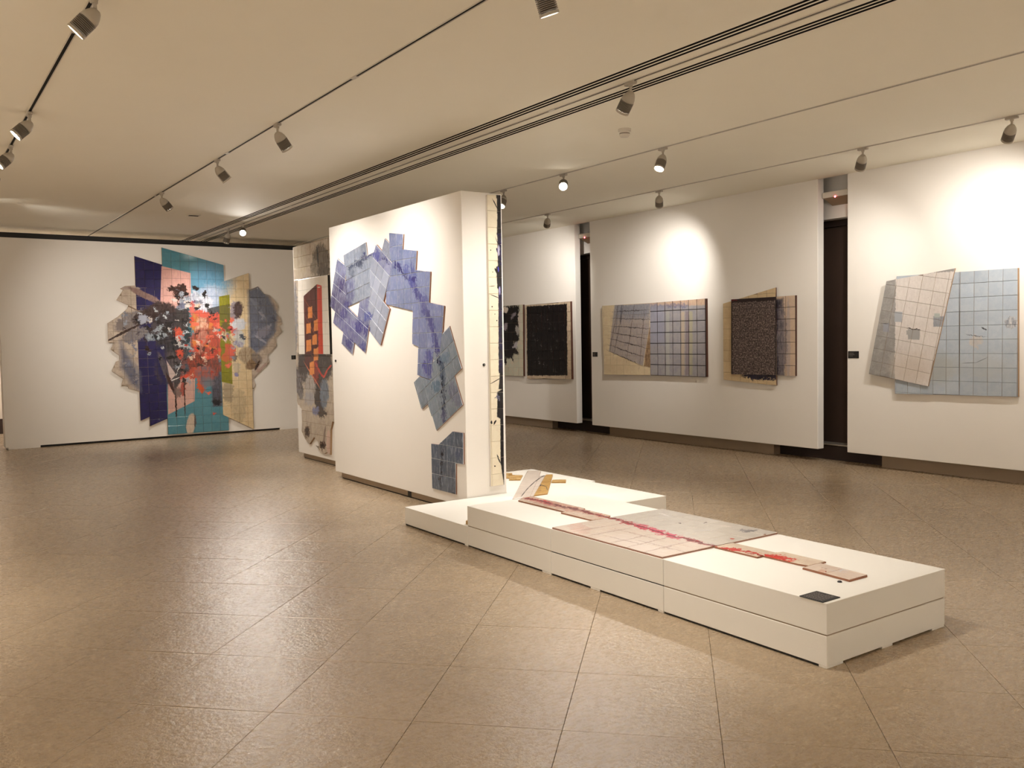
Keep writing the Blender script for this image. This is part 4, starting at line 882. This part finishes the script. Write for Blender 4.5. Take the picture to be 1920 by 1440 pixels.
W2 = lambda *p: [tuple(on(2, zl + .01, *q)[:2]) for q in p]
GOLD = dict(rough=.42, bump=.5, bsc=50, base2=(164, 120, 50), vary=.06, grout=plain('gold_edge', (150, 112, 52), .6), edge=plain('gold_side', (170, 130, 66), .5))
arc = [S(1000, 929, 997, 916, 1.2, (60, 50, 46), d=0)]
pts = W2((952, 946), (989, 882.3), (1014, 883), (1000.5, 931), (990, 950))
pl = [S(977.5, 930.5, 985, 921, 1.5, (104, 96, 96), d=0, s=.3), S(985, 921, 992, 913, 1.5, (104, 96, 96), d=0, s=.3), S(992, 913, 1003, 903, 1.5, (104, 96, 96), d=0, s=.3), S(1003, 903, 1014, 895, 1.5, (104, 96, 96), d=0, s=.3), S(1014, 895, 1022, 891, 1.5, (104, 96, 96), d=0, s=.3)]
plank = [tuple(on(2, zl + .02, *q)[:2]) for q in ((960.5, 935.8), (989, 882.3), (1014, 883), (1012, 892), (1024, 892), (1000.5, 930.4))]
plank[0] = (plank[0][0] - .10 * .66, plank[0][1] - .10 * 1.0); plank[5] = (plank[5][0] - .06, plank[5][1] - .08)
plank = [(4.36, 6.32), (5.52, 7.80), (5.66, 7.68), (5.56, 7.52), (5.62, 7.42), (4.62, 6.30)]
floor_piece('tile_plank', 'long pale tile plank with a curved dark line, lying by the partition foot', zl, W2((960.5, 935.8), (989, 882.3), (1014, 883), (1011, 893), (1022.8, 891), (1000.5, 930.4)), ('pale_plank_glaze', (222, 208, 196), pl), W2((960.5, 935.8))[0], 49.5, edge=M_TERRA, world=True, rough=.25, bump=.1, base2=(214, 200, 188), vary=.03, thick=.012, gap=.0014)
floor_piece('gold_slab', 'textured gold tile slab shaped like a slanted blade, beside the pale plank', zl, W2((1023.6, 891.5), (1036.4, 891), (1026.2, 927), (1001.5, 929.9)), ('gold_leaf', (196, 156, 84), [S(1010, 908, 1024, 912, 1.2, (60, 44, 24), d=0), S(1024, 912, 1026.5, 919, 1.2, (60, 44, 24), d=0), E(1012, 910.5, 2.4, 1.2, 0, (40, 26, 14), d=0), E(1012, 919, 3, 1, 0, (120, 84, 34), d=2)]), W2((1001, 930))[0], 49.5, world=True, gap=.0016, thick=.02, **GOLD)
floor_piece('gold_plank', 'small plain gold plank pointing right of the gold slab', zl, W2((1035.6, 899.6), (1061.4, 899.3), (1060.7, 904), (1033.6, 904)), ('gold_leaf_plank', (206, 170, 108), []), W2((1035, 904))[0], -35, world=True, gap=.0016, thick=.012, **GOLD)
floor_piece('gold_plank', 'gold plank with stepped ends, left of the pale plank by the partition', zl, W2((947, 887), (960.5, 887), (960.5, 890.5), (980, 891), (975.4, 899.3), (954.4, 899.3), (955.5, 896), (947, 895.5)), ('gold_leaf_step', (214, 178, 116), []), W2((954, 899))[0], -35, world=True, gap=.0016, thick=.012, **GOLD)
floor_piece('gold_plank', 'tiny gold plank corner poking out behind the upper tier on the left', zl, [(3.625, 5.842), (3.76, 5.842), (3.72, 5.98), (3.62, 5.90)], ('gold_leaf_corner', (206, 172, 112), []), (3.62, 5.842), 0, world=True, gap=.0016, thick=.03, **GOLD)
# black caption card on the near plinth corner, with its lines of print
q = empty('caption_card', (3.655, 2.673, zt + .0005)); tag(q, 'black printed caption card on the near corner of the podium', 'label')
mb = MB(); mb.bbox(-.068, .068, -.068, .068, 0, .004, .001); mb.build('card', M_BLACK, q)
mb = MB()
for k in range(9):
    y = .05 - k * .012; x0 = -.055
    while x0 < .04:
        w = random.uniform(.008, .022); mb.box(x0, min(x0 + w, .055), y - .0012, y + .0012, .004, .0045); x0 += w + .005
mb.build('print_lines', plain('card_print', (150, 140, 136), .7), q)
q = empty('rubber_stopper', (3.96, 2.775, zt)); tag(q, 'tiny black round stopper on podium top near the loose tile slab', 'stopper')
mb = MB(); mb.lathe([(.012, 0), (.012, .004), (.008, .007)], 14); mb.build('disc', M_BLACK, q); mb = MB(); mb.lathe([(.004, .0069), (.003, .009)], 8); mb.build('stud', M_FIN, q)

# ---------------------------------------------------------------- ceiling: tracks, luminaires, detectors, projector-screen housings
names = ['leftmost', 'second', 'middle', 'fourth', 'rightmost']
tl = ['leftmost lighting track in the ceiling, above the viewer', 'second lighting track from left, between leftmost track and slot diffusers', 'middle lighting track running between the two slot diffusers',
      'lighting track right of the slot diffusers, ending above the partition', 'lighting track nearest the wall of paintings']
for x, nm in zip(TRX, tl):
    q = empty('lighting_track', (x, 0, CEIL)); tag(q, nm, 'track')
    mb = MB(); mb.box(-.0155, -.011, -5, 19.1, -.005, .045); mb.box(.011, .0155, -5, 19.1, -.005, .045); mb.box(-.0155, .0155, -5, 19.1, .045, .05); mb.build('channel', M_WHITEMET, q)
    mb = MB(); mb.box(-.011, .011, -5, 19.1, .0, .044); mb.build('conductor', M_SHADE_COND if x > 4 else M_VOID, q)
    mb = MB()
    for yy in range(-3, 19, 3): mb.box(-.018, .018, yy - .04, yy + .04, -.0065, -.0051)
    mb.build('coupler', M_WHITEMET, q)

def spotlight(x, y, tgt, label, watt, size=70, blend=1.0, group='track spotlights', colour=None, offy=0):
    """track luminaire: adapter, stem, knuckle, ribbed body, lit lens with its own light"""
    r = empty('track_spotlight', (x, y, CEIL)); tag(r, label, 'spotlight', group)
    mb = MB(); mb.bbox(-.018, .018, -.055, .055, -.030, -.007, .004); mb.build('track_adapter', M_GREYMET, r)
    mb = MB(); mb.lathe([(.016, -.030), (.016, -.044), (.010, -.048), (.010, -.088), (.014, -.094)], 14); mb.build('stem', M_LAMPBODY, r, smooth=False)
    pivot = Vector((0, 0, -.096))
    d = (Vector(tgt) - Vector((x, y, CEIL)) - pivot).normalized()
    # body hangs from the knuckle and points along d
    side = d.cross(Vector((0, 0, -1))); side = side.normalized() if side.length > 1e-3 else Vector((1, 0, 0))
    zz = -d; xx = side; yy = zz.cross(xx)
    Mx = Matrix(((xx.x, yy.x, zz.x, pivot.x), (xx.y, yy.y, zz.y, pivot.y), (xx.z, yy.z, zz.z, pivot.z), (0, 0, 0, 1)))
    mb = MB(); mb.lathe([(.014, .020), (.026, .012), (.040, -.010), (.049, -.034), (.052, -.056)], 24, M=Mx); mb.build('housing', M_LAMPBODY, r, smooth=True)
    mb = MB(); mb.lathe([(.043, -.056), (.043, -.136)], 20, M=Mx); mb.build('core', M_BLACK, r, smooth=True)
    for k in range(8):
        z = -.0585 - k * .0096
        mb = MB(); mb.lathe([(.043, z), (.0525, z - .0004), (.0525, z - .0056), (.043, z - .0062)], 24, M=Mx); mb.build('cooling_fin', M_FIN, r, smooth=False)
    # open front ring with set-back lens
    n = 24; vs = []; fs = []
    for rr, z in ((.043, -.136), (.0530, -.136), (.0535, -.152), (.048, -.152), (.045, -.143)):
        for k in range(n):
            a = 2 * math.pi * k / n; vs.append(Mx @ Vector((rr * math.cos(a), rr * math.sin(a), z)))
    for i in range(4):
        for k in range(n): fs.append((i * n + k, i * n + (k + 1) % n, (i + 1) * n + (k + 1) % n, (i + 1) * n + k))
    mb = MB(); mb.add(vs, fs); mb.build('front_ring', M_LAMPBODY, r, smooth=False)
    mb = MB(); mb.lathe([(.0448, -.1415), (.0448, -.1445)], 24, M=Mx); mb.build('lens', M_LENS, r)
    ld = D.lights.new('spot_beam', 'SPOT'); ld.energy = watt; ld.color = colour or LAMP_COLOUR
    ld.spot_size = R_(size); ld.spot_blend = blend; ld.shadow_soft_size = .040
    lo = D.objects.new('spot_beam', ld); COL.objects.link(lo); lo.parent = r
    lo.location = pivot + d * .158; lo.rotation_euler = d.to_track_quat('-Z', 'Y').to_euler()
    return r
T = TRX
T1, T2, T3, T4, T5 = T
def SL(x, y, tgt, label, w, **k): k.setdefault('group', None); spotlight(x, y, tgt, label, w, **k)
# leftmost track
SL(T1, 5.35, (-1.7, 6.4, .4), 'nearest ribbed spotlight at top left, lens glowing', 300, size=95)
SL(T1, 8.24, (-1.9, 8.3, .6), 'second ribbed spotlight on leftmost track, glowing lens', 300, size=95)
SL(T1, 9.66, (-1.9, 9.4, .6), 'third ribbed spotlight on leftmost track, at left picture edge', 300, size=95)
SL(T1, 11.03, (-1.9, 10.8, .6), 'half cut-off spotlight at left picture edge below the third one', 300, size=95)
# second track: aimed at the partitions
SL(T2, 3.74, (4.1, 3.9, .3), 'spotlight cut by the top edge, seen from its ribbed underside', 185, size=80)
SL(T2, 7.59, (4.24, 8.0, 1.7), 'nearest whole spotlight on second track, aimed at the blue tile work', 100, size=100)
SL(T2, 9.35, (4.24, 9.3, 1.7), 'middle spotlight of three on second track', 110, size=95)
SL(T2, 11.69, (4.6, 12.4, 1.6), 'farthest spotlight of three on second track', 110, size=90)
# middle track
SL(T3, 5.03, (4.62, 7.2, .9), 'spotlight on middle track between slot diffusers, tipped away', 125, size=80)
SL(T3, 14.1, (2.6, 8.2, .0), 'brightly glaring spotlight above the large collage', 165, size=95)
SL(T3, 14.85, (4.2, 16.05, 1.2), 'small spotlight just left of the glaring one above the collage', 85, size=100)
# fourth track
SL(T4, 6.59, (4.7, 6.2, .2), 'spotlight on fourth track with its lens just visible', 150, size=100)
SL(T4, 8.22, (3.0, 4.2, .3), 'glaring spotlight right of the partition top', 85, size=80)
SL(T4, 9.46, (4.9, 8.6, .6), 'spotlight half hidden behind the partition top corner', 90)
# fifth track
SL(T5, 4.05, (9.48, 5.15, 2.2), 'spotlight beyond the right picture edge over the pale blue painting', 112, size=104)
SL(T5, 5.54, (9.48, 6.9, 1.7), 'spotlight on the track nearest the paintings, right of the second wall gap', 44, size=100)
SL(T5, 8.52, (9.48, 9.75, 2.2), 'spotlight on the track nearest the paintings, over the grid painting', 100, size=90)
SL(T5, 10.94, (9.48, 12.9, 2.2), 'spotlight on the track nearest the paintings, beside the partition', 90, size=90)
# unseen spotlights added on the same tracks to brighten room, ceiling and collage
hid = ['added fill spotlight behind the viewer aimed at the left wall', 'spotlight behind the viewer aimed at the wall at the viewer\'s back', 'added wide fill spotlight behind the viewer on the middle track', 'added fill spotlight behind the viewer on the fourth track']
SL(T1, 13.0, (4.2, 16.05, 1.4), 'added unseen spotlight left of the picture on the leftmost track, lighting the collage', 135, size=84)
SL(T1, 17.7, (0.0, 19.2, 2.0), 'added fill spotlight left behind the back wall', 130, size=130)
SL(T2, 17.6, (2.5, 19.2, 2.0), 'added fill spotlight hidden behind the back wall', 260, size=130)
for (x, y, tg, w), lb in zip(((T1, 1.0, (-4.0, 2.2, 1.6), 900), (T2, -2.0, (2.0, -5, 1.6), 340), (T3, -2.0, (5.5, -5, 1.6), 340), (T4, 1.0, (9.48, .5, 1.6), 500)), hid):
    SL(x, y, tg, lb, w, size=120)

# smoke detectors
def detector(px, py, label, k=1.0):
    p = on(2, CEIL, px, py); q = empty('smoke_detector', p); tag(q, label, 'smoke detector')
    mb = MB(); mb.lathe([(.060 * k, 0), (.060 * k, -.020), (.052 * k, -.023)], 24); mb.build('base', M_WHITEMET, q)
    mb = MB(); mb.lathe([(.048 * k, -.023), (.048 * k, -.056), (.038 * k, -.072), (.020 * k, -.076)], 24); mb.build('sensor_cap', M_WHITEMET, q)
    mb = MB(); mb.lathe([(.0485 * k, -.040), (.0485 * k, -.048)], 24); mb.build('vent_band', M_FIN, q)
detector(1171, 242, 'white round smoke detector on ceiling right of the slot diffusers')
p = on(2, CEIL, 363, 403); q = empty('ceiling_grille', p); tag(q, 'tiny flat white ceiling grille left of the slot diffusers', 'grille')
mb = MB(); mb.bbox(-.09, .09, -.06, .06, -.012, 0, .003); mb.build('frame', M_WHITEMET, q)
for k in range(3):
    mb = MB(); mb.box(-.07, .07, -.035 + k * .03, -.02 + k * .03, -.0145, -.012); mb.build('slat', M_VOID, q)
for (y0, y1), nm in (((6.56, 6.945), 'between middle and right-hand walls'), ((11.385, 11.755), 'between middle and far-left walls')):
    r = empty('sensor_box', (9.62, (y0 + y1) / 2, 3.24)); tag(r, 'white box with a small red indicator light above the gap ' + nm, 'ceiling device')
    h = (y1 - y0) / 2
    mb = MB(); mb.bbox(-.07, -.052, -h, h, .045, .115, .003); mb.build('front_cover', M_WHITEMET, r)
    mb = MB(); mb.add([(-.05, -h, .05), (.135, -h, -.03), (.135, h, -.03), (-.05, h, .05), (-.05, -h, .11), (.135, -h, .11), (.135, h, .11), (-.05, h, .11)], [(0, 3, 2, 1), (4, 5, 6, 7), (0, 1, 5, 4), (1, 2, 6, 5), (2, 3, 7, 6), (3, 0, 4, 7)]); mb.build('body', plain('tan_housing', (150, 126, 100), .6), r)
    mb = MB(); mb.lathe([(.012, -.072), (.009, -.078)], 10, M=Matrix.Translation((0, -h + .20, .045)) @ Matrix.Rotation(-math.pi / 2, 4, 'Y') @ Matrix.Scale(-1, 4, (0, 0, 1))); mb.build('indicator_light', emit('red_led', (1.0, .06, .08), 14), r)
